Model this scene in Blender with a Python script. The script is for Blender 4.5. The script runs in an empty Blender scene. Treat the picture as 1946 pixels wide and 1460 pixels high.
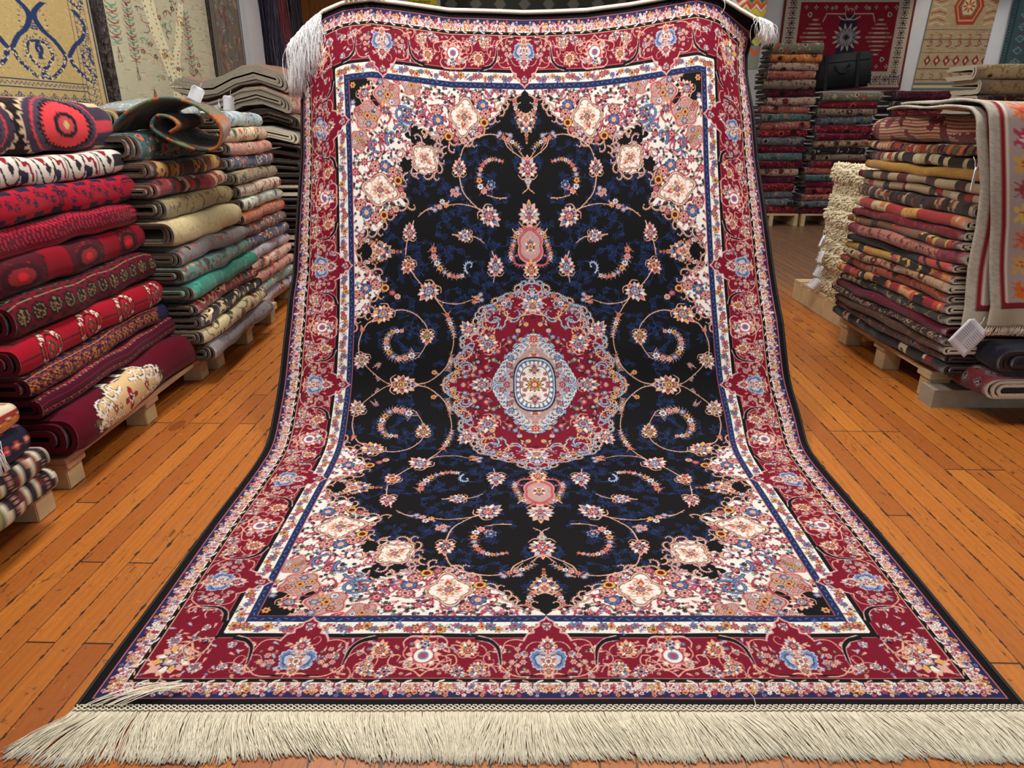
import bpy, bmesh, math, random
import numpy as np
from mathutils import Vector, Matrix
# ------------------------------------------------------------------ camera model (photo frame 1946 x 1460)
FW, FH, FPX = 1946, 1460, 1300.0
CAMH = 1.135
SP, CP = 0.3577, 0.9338            # sine / cosine of the downward pitch
SEED = 11
rng = np.random.RandomState(SEED)
PI = math.pi

def ray(px, py):
    return (px-973)/FPX, (py-730)/FPX
def at_depth(px, py, z):
    a, b = ray(px, py)
    return Vector((a*z, z*(CP-b*SP), CAMH-z*(SP+b*CP)))
def at_h(px, py, h=0.0):
    a, b = ray(px, py); return at_depth(px, py, (CAMH-h)/(SP+b*CP))
def at_Y(px, py, Y):
    a, b = ray(px, py); return at_depth(px, py, Y/(CP-b*SP))
def at_X(px, py, X):
    a, b = ray(px, py); return at_depth(px, py, X/a)

def lin(c):
    c = np.asarray(c, dtype=np.float64)/255.0
    return np.where(c <= .04045, c/12.92, ((c+.055)/1.055)**2.4)
def L4(c):
    r = lin(c); return (float(r[0]), float(r[1]), float(r[2]), 1.0)
RUGQ = 1.0      # fineness of the big rug grid
EXPO = -0.22
# ------------------------------------------------------------------ a small painter for woven patterns (plain numpy)
def catmull(pts, n=10):
    P = [np.array(p, float) for p in pts]
    if len(P) < 3: return np.array(P)
    P = [2*P[0]-P[1]] + P + [2*P[-1]-P[-2]]
    out = []
    for i in range(1, len(P)-2):
        for k in range(n):
            t = k/n
            out.append(.5*((2*P[i])+(-P[i-1]+P[i+1])*t+(2*P[i-1]-5*P[i]+4*P[i+1]-P[i+2])*t*t+(-P[i-1]+3*P[i]-3*P[i+1]+P[i+2])*t**3))
    out.append(P[-2])
    return np.array(out)

class Canvas:
    def __init__(s, w, h, ppu, bg):
        s.w, s.h, s.p = w, h, ppu
        s.W, s.H = int(round(w*ppu)), int(round(h*ppu))
        s.a = np.empty((s.H, s.W, 3), np.float32); s.a[:] = bg
        s.clip = None
        s.only = None
    def box(s, x0, x1, y0, y1):
        i0, i1 = max(0, int(x0*s.p)), min(s.W, int(x1*s.p)+2)
        j0, j1 = max(0, int(y0*s.p)), min(s.H, int(y1*s.p)+2)
        if i0 >= i1 or j0 >= j1: return None
        X, Y = np.meshgrid((np.arange(i0, i1)+.5)/s.p, (np.arange(j0, j1)+.5)/s.p)
        return (slice(j0, j1), slice(i0, i1)), X, Y
    def put(s, sl, m, col):
        if s.clip is not None: m = m & s.clip[sl]
        if s.only is not None: m = m & (np.abs(s.a[sl]-np.array(s.only, np.float32)).sum(-1) < 6)
        s.a[sl][m] = col
    def poly(s, pts, col, edge=None, ew=.8):
        P = np.array(pts, float)
        b = s.box(P[:, 0].min(), P[:, 0].max(), P[:, 1].min(), P[:, 1].max())
        if b is not None:
            sl, X, Y = b
            ins = np.zeros(X.shape, bool)
            for k in range(len(P)):
                x1, y1 = P[k]; x2, y2 = P[(k+1) % len(P)]
                if y1 == y2: continue
                ins ^= ((y1 > Y) != (y2 > Y)) & (X < (x2-x1)*(Y-y1)/(y2-y1)+x1)
            s.put(sl, ins, col)
        if edge is not None: s.line(list(pts)+[pts[0]], edge, ew)
    def rect(s, x0, x1, y0, y1, col):
        b = s.box(x0, x1, y0, y1)
        if b is None: return
        sl, X, Y = b
        s.put(sl, (X >= x0) & (X <= x1) & (Y >= y0) & (Y <= y1), col)
    def line(s, pts, col, w=1.0, w1=None, smooth=False):
        P = catmull(pts) if smooth else np.array(pts, float)
        w1 = w if w1 is None else w1
        n = len(P)-1
        for k in range(n):
            a, b = P[k], P[k+1]; wa, wb = w+(w1-w)*k/n, w+(w1-w)*(k+1)/n
            m = max(wa, wb)
            q = s.box(min(a[0], b[0])-m, max(a[0], b[0])+m, min(a[1], b[1])-m, max(a[1], b[1])+m)
            if q is None: continue
            sl, X, Y = q
            d = b-a; L = d@d+1e-9
            t = np.clip(((X-a[0])*d[0]+(Y-a[1])*d[1])/L, 0, 1)
            r2 = (X-a[0]-t*d[0])**2+(Y-a[1]-t*d[1])**2
            s.put(sl, r2 <= ((wa+(wb-wa)*t)*.5)**2, col)
    def ell(s, x, y, rx, ry, col, rot=0):
        r = max(rx, ry); q = s.box(x-r, x+r, y-r, y+r)
        if q is None: return
        sl, X, Y = q; c, n = math.cos(rot), math.sin(rot)
        u = (X-x)*c+(Y-y)*n; v = -(X-x)*n+(Y-y)*c
        s.put(sl, (u/rx)**2+(v/ry)**2 <= 1, col)
    def polar(s, x, y, r, fR, rings, rot=0, alt=None, n=8, sx=1.0):
        # rings: list of (rho, colour) from the outside in; alt: (rho_in, rho_out, colour) on every other petal
        q = s.box(x-r*1.35, x+r*1.35, y-r*1.35, y+r*1.35)
        if q is None: return
        sl, X, Y = q; c, m = math.cos(rot), math.sin(rot)
        u = (X-x)*c+(Y-y)*m; v = (-(X-x)*m+(Y-y)*c)/sx
        th = np.arctan2(v, u); rho = np.hypot(u, v)/(fR(th)*r)
        for ro, col in rings:
            s.put(sl, rho <= ro, col)
            if alt is not None and alt[1] >= ro > alt[0]:
                s.put(sl, (rho <= alt[1]) & (rho > alt[0]) & (np.cos(n*th) < -.1), alt[2])
    def flower(s, x, y, r, c1, c2, c3, out=None, n=6, rot=0):
        f = lambda t: .84+.16*np.cos(n*t)
        out = out or KEY
        s.polar(x, y, r, f, [(1, out), (.86, c1), (.46, c2), (.24, c3)], rot, n=n)
    def palmette(s, x, y, r, d, c1, c2, c3, out=None, core=None, n=13):
        # a pointed lotus head with toothed petals, d = direction it opens to (radians)
        out = out or PEACH
        qq = s.box(x-r*1.5, x+r*1.5, y-r*1.5, y+r*1.5)
        if qq is None: return
        sl, X, Y = qq; c, m = math.cos(d), math.sin(d)
        u = (X-x)*c+(Y-y)*m; v = -(X-x)*m+(Y-y)*c
        th = np.arctan2(v, u); rr = np.hypot(u, v)/r
        tip = np.clip(1-np.abs(th)/.95, 0, 1)
        base = .72+.34*tip-.16*np.clip(np.abs(th)-2.3, 0, 1)
        ph = (th+PI)/(2*PI)*n; tri = 1-2*np.abs(ph-np.floor(ph)-.5)      # 0 at petal edges, 1 in the middle
        R = base*(.78+.30*tri); rho = rr/R
        k = np.floor(ph).astype(int)
        s.put(sl, rho <= 1.12, out)
        s.put(sl, rho <= .95, c1)
        s.put(sl, (rho <= .95) & (k % 3 == 1), WHITE if c1 != WHITE else SKY)
        s.put(sl, (rho <= .95) & (k % 3 == 2) & (rho > .62), c3)
        s.put(sl, (rho <= .95) & (tri < .2), KEY)
        rho2 = rr/(.50*(.8+.35*tip)*(.86+.2*np.abs(np.cos(4.5*th))))
        s.put(sl, rho2 <= 1.0, KEY); s.put(sl, rho2 <= .86, c2)
        s.put(sl, (rho2 <= .86) & (rho2 > .45) & (np.cos(9*th) < -.2), out)
        s.put(sl, rho2 <= .42, KEY); s.put(sl, rho2 <= .3, core or c3)
        # little calyx curls
        if r > 9:
            for sg in (-1, 1):
                bx, by = x-c*r*.72, y-m*r*.72
                s.line([(bx, by), (bx-c*r*.12-m*sg*r*.5, by-m*r*.12+c*sg*r*.5), (bx+c*r*.25-m*sg*r*.85, by+m*r*.25+c*sg*r*.85)], out, r*.11, r*.05, True)
    def vine(s, pts, col, w=1.6, buds=True):
        s.line(pts, col, w, w*.6, True)
        if buds:
            P = catmull(pts)
            for k in range(6, len(P)-3, 9):
                d = P[k+1]-P[k]; l = np.hypot(*d)+1e-6; nx, ny = -d[1]/l, d[0]/l
                sg = 1 if (k//9) % 2 else -1
                s.line([P[k], P[k]+np.array([nx, ny])*3.2*sg+d/l*2.5], col, 1.5, .5)
    def hook(s, x, y, r, a0, turn, col, w=3.0, out=None, leaf=True):
        # an acanthus scroll that starts at x, y, heads along a0 and curls by turn
        pts = []; cx, cy, a = x, y, a0; n = 11
        for k in range(n):
            pts.append((cx, cy)); st = r*.42*(1-.06*k)
            cx += math.cos(a)*st; cy += math.sin(a)*st; a += turn/n*(1+.18*k)
        if out is not None: s.line(pts, out, w*1.55, w*.7)
        s.line(pts, col, w, w*.32)
        s.ell(pts[-1][0], pts[-1][1], w*.55, w*.55, col)
        if leaf:
            for k in range(1, 8):
                x0, y0 = pts[k]; dx, dy = pts[k+1][0]-x0, pts[k+1][1]-y0
                l = math.hypot(dx, dy)+1e-6; sg = -1 if turn > 0 else 1
                nx, ny = -dy/l*sg, dx/l*sg
                s.line([(x0, y0), (x0+nx*w*1.25+dx*.45, y0+ny*w*1.25+dy*.45)], col, w*.75, w*.2)
    def garland(s, pts, cols, r0=5, r1=3, leaf=None):
        P = catmull(pts); L = np.concatenate([[0], np.cumsum(np.hypot(*np.diff(P, axis=0).T))])
        if leaf is not None:
            for q in np.arange(0, L[-1], r0*.9):
                px, py = np.interp(q, L, P[:, 0]), np.interp(q, L, P[:, 1])
                k = min(np.searchsorted(L, q), len(P)-1); d = P[k]-P[k-1]; a = math.atan2(d[1], d[0])
                rr = r0+(r1-r0)*q/L[-1]
                for sg in (-1, 1):
                    s.line([(px, py), (px+math.cos(a+sg*1.0)*rr*1.5, py+math.sin(a+sg*1.0)*rr*1.5)], leaf, 1.8, .6)
        q, i = 0, 0
        while q < L[-1]:
            rr = r0+(r1-r0)*q/L[-1]
            px, py = np.interp(q, L, P[:, 0]), np.interp(q, L, P[:, 1])
            c1, c2, c3 = cols[i % len(cols)]
            s.flower(px, py, rr, c1, c2, c3, n=5+i % 3, rot=i*.7)
            q += rr*1.55; i += 1
    def sprig(s, x, y, a, l, col):
        s.line([(x, y), (x+math.cos(a)*l, y+math.sin(a)*l)], col, 1.0, .6)
        for k, t in enumerate((.35, .6, .85)):
            for sg in (-1, 1):
                bx, by = x+math.cos(a)*l*t, y+math.sin(a)*l*t
                s.line([(bx, by), (bx+math.cos(a+sg*.8)*l*.28, by+math.sin(a+sg*.8)*l*.28)], col, 1.6, .5)

# palette of the big silk rug (sRGB)
BLACK = (8, 8, 11); FIELD = (6, 6, 10); VINE = (25, 48, 96); RED = (114, 10, 36); WINE = (92, 12, 34)
WHITE = (222, 216, 208); MAUVE = (174, 140, 136); PEACH = (210, 162, 138); GOLD = (212, 156, 72); CORAL = (176, 88, 96)
STEEL = (92, 116, 158); NAVY = (26, 37, 78); SKY = (158, 178, 204); PINK = (204, 158, 156); KEY = (34, 22, 30); OLIVE = (98, 104, 78)
BLUE = (52, 84, 140); ROSE = (166, 60, 78)
# ------------------------------------------------------------------ pattern of the big silk rug: one quarter, mirrored twice
HWU, HLU, FA, FB = 469.0, 717.0, 336.0, 583.0       # half width, half length, half field width, half field length (pattern units)
# photo rows along the middle of the rug -> distance from the bottom end (pattern units) and distance from the lens (metres)
ROWS_Y = [1343, 1167, 1000, 893, 850, 810, 732, 650, 600, 534, 400, 300, 172, 27]
ROWS_V = [0, 135, 330, 487, 571, 623, 717, 812, 870, 947, 1077, 1174, 1299, 1434]
XCY = [27, 140, 300, 600, 732, 830, 1170, 1343]
XCV = [995, 997, 1002, 1013, 1016, 1020, 1035, 1046]
def q(x, y):
    # photo point on the upper left part of the rug -> quarter coordinates
    dx = abs(x-np.interp(y, XCY, XCV))
    ys = y+26*(dx/336.0)**2*max(0.0, min(1.0, 1-(y-150)/250.0))
    v = np.interp(-ys, [-r for r in ROWS_Y], ROWS_V)
    return dx, abs(v-717.0)

def silk_quarter(ppu=2.5):
    C = Canvas(HWU, HLU, ppu, BLACK)
    R = random.Random(5)
    fcols = [(CORAL, GOLD, KEY), (PINK, ROSE, GOLD), (WHITE, STEEL, ROSE), (GOLD, CORAL, KEY), (STEEL, PINK, GOLD), (PEACH, ROSE, WHITE)]
    Q = lambda L: [q(*p) for p in L]
    # ---------------- field and its quiet blue vines
    C.rect(0, FA, 0, FB, FIELD)
    for i in range(120):
        x, y = R.uniform(0, FA), R.uniform(0, FB)
        a = R.uniform(0, 6.28); pts = []; r = R.uniform(9, 20); t = R.choice((-1, 1))*R.uniform(.45, .7)
        for k in range(9):
            pts.append((x, y)); x += math.cos(a)*r*.5; y += math.sin(a)*r*.5; a += t*(1+.1*k)*.6
        C.line(pts, VINE, 1.3, .8, True)
        for k in (0, 3, 6, 8):
            C.polar(pts[k][0], pts[k][1], R.uniform(4, 7.5), lambda t: .75+.25*np.cos(6*t), [(1, VINE), (.74, FIELD), (.42, VINE), (.22, FIELD)], R.random())
        for k in range(1, 8, 2): C.sprig(pts[k][0], pts[k][1], R.uniform(0, 6.28), 8, VINE)
    # ---------------- white corner piece
    edge = Q([(1000, 174), (984, 186), (970, 184), (962, 196), (956, 200), (950, 216), (938, 226), (924, 236), (905, 262), (896, 270), (885, 262), (868, 268), (852, 260),
              (836, 264), (826, 262), (812, 270), (826, 282), (832, 296), (833, 318), (826, 333), (806, 336), (790, 330), (778, 318), (764, 322), (757, 335), (760, 352), (755, 366),
              (765, 385), (775, 398), (756, 400), (745, 412), (728, 420), (727, 436), (712, 446), (700, 440), (690, 452), (682, 462), (678, 481), (682, 500), (690, 512),
              (706, 514), (722, 524), (727, 545), (722, 560), (708, 570), (708, 586), (700, 598), (686, 600), (677, 622), (672, 650)])
    edge = [tuple(p) for p in catmull(edge, 4)]
    C.poly([(0, FB)]+edge[1:]+[(FA, edge[-1][1]), (FA, FB)], WHITE)
    C.line(edge, KEY, 1.4)
    # scroll fringe along that edge
    for k in range(2, len(edge)-3, 3):
        x, y = edge[k]; dx, dy = edge[k+1][0]-x, edge[k+1][1]-y
        a = math.atan2(dy, dx)
        C.hook(x, y, 9, a+(-.9 if k % 2 else .4), (1 if k % 2 else -1)*2.6, PEACH if k % 4 else PINK, 2.4, KEY)
    # black bays inside the white
    for cx, cy, w, h in ((790, 262, 13, 22), (770, 318, 14, 16), (815, 272, 16, 8), (845, 272, 10, 8)):
        x, y = q(cx, cy); C.polar(x, y, max(w, h), lambda t: .8+.2*np.cos(5*t), [(1, FIELD)], 0)
        for k in range(7): C.hook(x+math.cos(k*.9)*w*.9, y+math.sin(k*.9)*h*.9, 8, k*.9+1.4, -2.7, PEACH if k % 2 else PINK, 2.6, KEY)
    C.rect(FA-40, FA, FB-40, FB, BLACK); x, y = FA-34, FB-36; C.ell(x, y, 27, 24, BLACK)
    # mauve clouds near the corner
    def cloud(px, py, r, rot=0):
        x, y = q(px, py)
        C.polar(x, y, r, lambda t: .9+.1*np.cos(5*t), [(1.08, PEACH), (1.0, ROSE), (.93, MAUVE)], rot)
        for k in range(6):
            a = k*1.05+rot
            C.flower(x+math.cos(a)*r*.55, y+math.sin(a)*r*.55, r*.24, *fcols[(k+int(px)) % 6])
        C.flower(x, y, r*.3, GOLD, ROSE, KEY)
    cloud(736, 184, 27); cloud(696, 222, 27, .4); cloud(782, 166, 20, .2); cloud(681, 268, 20, .8)
    x, y = q(691, 178); C.palmette(x, y, 17, 2.4, ROSE, STEEL, PEACH)
    for px, py, i in ((668, 156, 3), (676, 205, 0), (668, 190, 4), (710, 158, 1), (722, 160, 4), (664, 224, 3), (700, 150, 5)):
        x, y = q(px, py); C.flower(x, y, 6.5, *fcols[i])
    x, y = q(732, 214); C.palmette(x, y, 16, -2.3, CORAL, NAVY, PINK); 
    for k in (-1, 1):
        C.hook(x+k*9, y-4, 12, PI/2*k, -2.2*k, ROSE, 2.2, KEY)
    # white ground flowers
    for px, py, r in ((795, 200, 10), (776, 222, 9), (724, 263, 9), (703, 280, 11), (812, 178, 8), (756, 262, 7), (690, 312, 8), (846, 186, 7), (672, 330, 9)):
        x, y = q(px, py); C.flower(x, y, r, ROSE, PINK, WINE, KEY, 8)
        for a in (0.4, 2.2, 4.1): C.sprig(x+math.cos(a)*r, y+math.sin(a)*r, a, r*1.2, OLIVE if a < 3 else ROSE)
    for px, py, a in ((762, 236, .6), (748, 250, 2.2), (784, 236, -.4), (735, 280, 1.2), (758, 208, 2.9), (716, 296, .3)):
        x, y = q(px, py); C.hook(x, y, 13, a, 3.0, STEEL, 3.6, KEY, leaf=True)
    for i in range(420):
        for _ in range(40):
            x = R.uniform(0, FA); y = R.uniform(140, FB)
            if C.a[int(y*C.p), int(x*C.p)][0] > 220: break
        s_ = R.uniform(4, 7)
        C.only = WHITE
        if i % 5 == 0: C.hook(x, y, 9, R.uniform(0, 6.28), R.choice((-3, 3)), R.choice((PEACH, PINK, SKY)), 2.0, ROSE)
        C.sprig(x, y, R.uniform(0, 6.28), s_*1.6, R.choice((ROSE, OLIVE, STEEL, CORAL))); C.flower(x, y, s_*.55, R.choice((CORAL, PINK, STEEL, GOLD)), ROSE, GOLD)
        C.only = None
    # cartouches with scroll frames
    def cart(px, py, w, h, d, cin=WHITE):
        x, y = q(px, py)
        fr = lambda t: .86+.12*np.cos(4*t)+.14*np.clip(1-np.abs(t)/.6, 0, 1)
        C.polar(x, y, w, fr, [(1.16, KEY), (1.12, PEACH), (1.0, KEY), (.96, cin)], d, sx=h/w)
        for k in range(8):
            a = k*.785+.2
            C.hook(x+math.cos(a+d)*w*.86, y+math.sin(a+d)*w*.86*h/w, 6, a+d+1.2, 2.8, PEACH, 2.0, KEY)
        C.palmette(x, y, w*.62, d, ROSE, NAVY, PEACH)
        C.palmette(x, y, w*.4, d, GOLD, ROSE, SKY)
    cart(882, 222, 33, 27, -PI/2*.9); cart(720, 368, 32, 27, PI+.2); cart(805, 303, 25, 24, -2.4)
    # rows of big round flowers
    big = ((829, 211, CORAL), (832, 230, BLUE), (839, 247, CORAL), (852, 260, GOLD), (866, 265, ROSE), (880, 268, PEACH),
           (906, 186, CORAL), (918, 201, BLUE), (923, 217, CORAL), (920, 234, GOLD), (913, 247, ROSE), (909, 257, PEACH),
           (711, 322, CORAL), (730, 322, BLUE), (745, 333, CORAL), (755, 349, GOLD), (761, 366, ROSE), (765, 377, PEACH),
           (683, 397, CORAL), (695, 411, BLUE), (713, 420, CORAL), (729, 416, GOLD), (743, 410, ROSE), (752, 404, PEACH),
           (684, 561, CORAL), (697, 549, BLUE), (716, 543, CORAL), (733, 548, GOLD), (747, 557, ROSE), (757, 564, PEACH))
    for px, py, c in big:
        x, y = q(px, py); r = {CORAL: 10.5, BLUE: 10.5, GOLD: 8.5}.get(c, 6.5)
        C.polar(x, y, r, lambda t: .93+.07*np.cos(7*t), [(1.08, KEY), (.97, c), (.55, KEY), (.48, PINK if c != GOLD else WINE), (.24, GOLD if c == BLUE else WINE)], 0, alt=(.55, .97, PEACH if c == CORAL else (STEEL if c == BLUE else c)), n=7)
    # side pendant and top pendant
    def pendant(px, py, d, L, base):
        x, y = q(px, py) if base is None else base
        ux, uy = math.cos(d), math.sin(d)
        for sg in (-1, 1):
            for k in range(4):
                C.hook(x-ux*(18-6*k)*1.1-uy*sg*(16-3*k), y-uy*(18-6*k)*1.1+ux*sg*(16-3*k), 9, d+sg*(.5-.2*k), -sg*2.8, PEACH, 2.8, KEY)
            C.garland([(x-ux*30-uy*sg*22, y-uy*30+ux*sg*22), (x-ux*12-uy*sg*18, y-uy*12+ux*sg*18), (x-uy*sg*10, y+ux*sg*10)], fcols[:3], 5, 4)
        C.palmette(x+ux*10, y+uy*10, 21, d, STEEL, CORAL, NAVY, PEACH)
        C.palmette(x+ux*4, y+uy*4, 11, d, PINK, ROSE, GOLD)
        for k, r in enumerate((5, 4, 3)):
            C.flower(x+ux*(34+7*k), y+uy*(34+7*k), r, GOLD if k != 1 else CORAL, ROSE, KEY)
        for k in range(5):
            for sg in (-1, 1):
                C.flower(x+ux*(2+6*k)-uy*sg*(20-3.2*k), y+uy*(2+6*k)+ux*sg*(20-3.2*k), 2.6, GOLD, CORAL, CORAL)
    xx, yy = q(714, 481); pendant(0, 0, PI, 0, (xx, yy))
    pendant(0, 0, -PI/2, 0, (0, q(1000, 222)[1]))
    # ---------------- stems and flowers of the dark field
    st = PEACH
    for P in ([(872, 336), (881, 368), (908, 397), (924, 408)], [(929, 411), (908, 397), (874, 389), (847, 393)], [(820, 398), (808, 404), (794, 416)],
              [(786, 424), (774, 460), (771, 487)], [(780, 512), (790, 528), (805, 544), (817, 553)], [(817, 553), (834, 570), (851, 576), (874, 577), (900, 569)],
              [(828, 566), (845, 588), (852, 604)], [(860, 447), (885, 449), (905, 452), (921, 463)], [(935, 478), (941, 495), (941, 515), (938, 538)],
              [(740, 594), (765, 589), (785, 594), (801, 605), (815, 625), (815, 650), (801, 677), (786, 684)],
              [(720, 604), (700, 618), (689, 645), (688, 664), (694, 684), (716, 708), (747, 730), (772, 733)],
              [(772, 733), (800, 733), (824, 724), (849, 702), (860, 677), (865, 645), (858, 612)],
              [(957, 262), (965, 280), (985, 296), (1000, 306)], [(898, 264), (880, 282), (873, 305)], [(905, 262), (930, 256), (955, 262), (975, 285)],
              [(962, 377), (945, 377), (925, 372)], [(998, 345), (1003, 358), (993, 368)], [(974, 436), (982, 448), (992, 460)],
              [(1006, 335), (1004, 352)]):
        C.vine(Q(P), st, 2.2)
    def pal(px, py, r, dpx, dpy, *cols):
        x, y = q(px, py); x2, y2 = q(px+dpx, py+dpy); C.palmette(x, y, r, math.atan2(y2-y, x2-x), *cols)
    pal(872, 322, 17, 0, -12, CORAL, NAVY, PINK); pal(929, 411, 22, 10, 10, STEEL, ROSE, PINK); pal(942, 509, 19, 0, -12, ROSE, STEEL, SKY)
    pal(778, 447, 16, 0, -10, ROSE, CORAL, SKY); pal(777, 505, 16, -6, 10, CORAL, GOLD, ROSE); pal(817, 553, 23, -8, 8, CORAL, STEEL, SKY)
    pal(885, 449, 15, -10, 0, CORAL, SKY, STEEL); pal(731, 596, 23, -10, 8, CORAL, STEEL, GOLD); pal(815, 638, 17, 0, 12, CORAL, OLIVE, GOLD)
    pal(695, 684, 18, -4, 10, PINK, GOLD, STEEL)
    x, y = q(772, 733); C.palmette(x, y, 25, PI, ROSE, GOLD, PEACH); C.palmette(x-13, y, 12, PI, STEEL, PINK, NAVY); C.flower(x+2, y, 9, GOLD, NAVY, PEACH)
    for px, py in ((835, 396), (847, 392), (826, 402), (840, 386), (907, 566), (914, 560), (902, 574), (916, 570), (860, 365), (868, 360), (866, 371), (693, 627), (831, 708), (970, 258), (950, 254)):
        x, y = q(px, py); C.flower(x, y, 6.5, *fcols[(int(px)+int(py)) % 6], n=7)
        C.sprig(x, y, px*.7, 10, PINK)
    C.garland(Q([(824, 476), (826, 490), (834, 506), (848, 520), (866, 527), (884, 524)]), fcols, 8.5, 4.5, PINK)
    x, y = q(880, 499); C.hook(*q(889, 520), 12, PI/2-.6, 3.2, SKY, 3.2, KEY)
    C.garland(Q([(930, 356), (917, 364), (911, 348), (911, 330), (918, 313), (935, 303), (956, 308)]), fcols, 8.5, 3.4, CORAL)
    x, y = q(933, 352); C.flower(x, y, 9, NAVY, STEEL, GOLD, SKY, 7)
    C.garland(Q([(767, 629), (750, 631), (739, 648), (744, 668), (760, 682), (784, 678), (792, 670)]), fcols[1:], 5.5, 9, PINK)
    C.garland(Q([(851, 598), (857, 612), (862, 626), (866, 640)]), fcols, 7, 4, PINK)
    C.garland(Q([(862, 676), (860, 690), (856, 704)]), fcols, 4, 5, PEACH)
    C.garland(Q([(957, 262), (970, 268), (982, 276), (990, 284)]), fcols, 6, 4, PINK)
    for px, py, a in ((893, 280, 1.0), (722, 712, -2), (726, 760, 2.0), (716, 700, 2.4)):
        x, y = q(px, py); C.sprig(x, y, a, 16, PINK)
    # motifs on the long axis
    def Ax(y): return q(1006, y)[1]
    C.palmette(0, Ax(322), 22, PI/2, CORAL, ROSE, SKY); C.flower(0, Ax(344), 8, SKY, GOLD, ROSE)
    for sg in (1,):
        C.vine([(0, Ax(304)), (7, Ax(298)), (16, Ax(287))], st, 2)
    C.palmette(0, Ax(410), 24, PI/2, SKY, NAVY, PINK); C.palmette(0, Ax(413), 13, PI/2, STEEL, ROSE, CORAL); C.flower(0, Ax(389), 5, GOLD, CORAL, KEY)
    C.polar(0, Ax(468), 34, lambda t: (.62+.3*np.abs(np.sin(t)))*(1+.15*np.clip(1-np.abs(t-PI/2)/.5, 0, 1)), [(1.06, PEACH), (1, CORAL), (.86, ROSE), (.8, MAUVE)], 0)
    C.palmette(0, Ax(470), 15, PI/2, STEEL, GOLD, CORAL)
    C.garland([(10, Ax(433)), (26, Ax(446)), (32, Ax(465)), (38, Ax(484)), (36, Ax(494))], fcols, 5.5, 5, PEACH)
    C.hook(4, Ax(500), 15, -.5, 2.4, CORAL, 4, KEY)
    C.palmette(0, Ax(515), 18, PI/2, GOLD, ROSE, PEACH)
    # ---------------- central medallion
    M = Q([(1007, 532), (1001, 542), (991, 546), (985, 560), (972, 560), (962, 572), (948, 572), (938, 584), (926, 584), (920, 598), (910, 606), (914, 618), (906, 634), (890, 640),
           (884, 652), (890, 664), (880, 674), (874, 690), (882, 700), (870, 710), (860, 716), (856, 726), (850, 733)])
    M[0] = (0, M[0][1]); M[-1] = (M[-1][0], 0)
    M = [tuple(p) for p in catmull(M, 5)]
    C.poly([(0, 0)]+M, RED); C.line(M, PEACH, 2.4)
    for k in range(3, len(M)-3, 4):
        x, y = M[k]; a = math.atan2(M[k+1][1]-y, M[k+1][0]-x)
        C.hook(x, y, 11, a+.5, -2.6, PEACH if k % 8 else GOLD, 3, KEY)
        C.hook(x, y, 9, a+PI-.4, 2.6, SKY if k % 8 else PEACH, 2.6, KEY)
    C.line(Q([(942, 572), (925, 590), (910, 600)]), KEY, .1)
    C.garland(Q([(972, 563), (958, 578), (944, 586), (928, 592)]), fcols, 7, 9, STEEL)
    C.garland(Q([(878, 700), (869, 712), (863, 726)]), [(GOLD, ROSE, KEY), (PEACH, GOLD, ROSE)], 7, 6)
    pal(893, 627, 19, -8, -10, STEEL, CORAL, PINK); pal(930, 655, 23, -8, -8, PINK, STEEL, CORAL); pal(920, 732, 20, -12, 0, STEEL, CORAL, SKY)
    for P, a, t in (((930, 612), .9, 2.8), ((944, 624), -.3, 2.6), ((960, 612), 2.2, -2.9), ((900, 668), -1.2, 2.7), ((896, 690), -2.2, 2.7), ((978, 606), .2, 2.6), ((988, 602), 2.6, -2.4), ((915, 640), 1.8, 2.4)):
        x, y = q(*P); C.hook(x, y, 15, a, t, PEACH, 3.4, KEY); C.hook(x, y, 10, a+PI*.8, -t, SKY, 2.4, KEY)
    C.palmette(0, Ax(579), 27, PI/2, SKY, NAVY, STEEL, PINK); C.palmette(0, Ax(583), 15, PI/2, WHITE, ROSE, GOLD); C.palmette(0, Ax(552), 9, PI/2, STEEL, SKY, NAVY)
    for px, py, c in ((911, 688, NAVY), (927, 698, ROSE), (902, 713, CORAL), (969, 650, CORAL), (985, 629, PINK), (978, 641, STEEL), (957, 587, CORAL), (916, 707, CORAL),
                      (948, 668, CORAL), (885, 733, CORAL), (940, 684, OLIVE), (1000, 617, GOLD), (990, 646, GOLD), (937, 640, GOLD), (888, 716, STEEL), (905, 700, PINK)):
        x, y = q(px, py); C.flower(x, y, 8 if c in (NAVY, ROSE) else 6.5, c, PEACH, GOLD if c != GOLD else ROSE, KEY, 8)
        C.sprig(x, y, px, 11, STEEL)
    # pale heart
    Hh = Q([(1010, 634), (1002, 640), (996, 652), (984, 656), (980, 668), (968, 672), (964, 684), (956, 690), (950, 702), (944, 712), (940, 722), (936, 733)])
    Hh[0] = (0, Hh[0][1]); Hh[-1] = (Hh[-1][0], 0)
    Hh = [tuple(p) for p in catmull(Hh, 5)]
    C.poly([(0, 0)]+Hh, MAUVE); C.line(Hh, SKY, 3.2); C.line(Hh, KEY, 1.0)
    for k in range(2, len(Hh)-2, 4):
        x, y = Hh[k]; a = math.atan2(-y, -x)
        C.hook(x, y, 10, a+1.2, -3.0, SKY, 3.6, NAVY); C.hook(x, y, 8, a-1.3, 3.0, WHITE, 2.6, NAVY)
    C.flower(0, Ax(645), 10, ROSE, PEACH, WINE, GOLD, 8); C.palmette(0, Ax(680), 13, PI/2, GOLD, ROSE, CORAL)
    for px, py in ((969, 695), (985, 700), (975, 712), (965, 733), (957, 722), (972, 682)):
        x, y = q(px, py); C.flower(x, y, 6.5, ROSE if px % 2 else STEEL, PINK, NAVY, KEY, 7); C.sprig(x, y, py, 9, OLIVE)
    def oval(sx, sy, k): return lambda t: 1/((np.abs(np.cos(t))/sx)**k+(np.abs(np.sin(t))/sy)**k)**(1/k)
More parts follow.
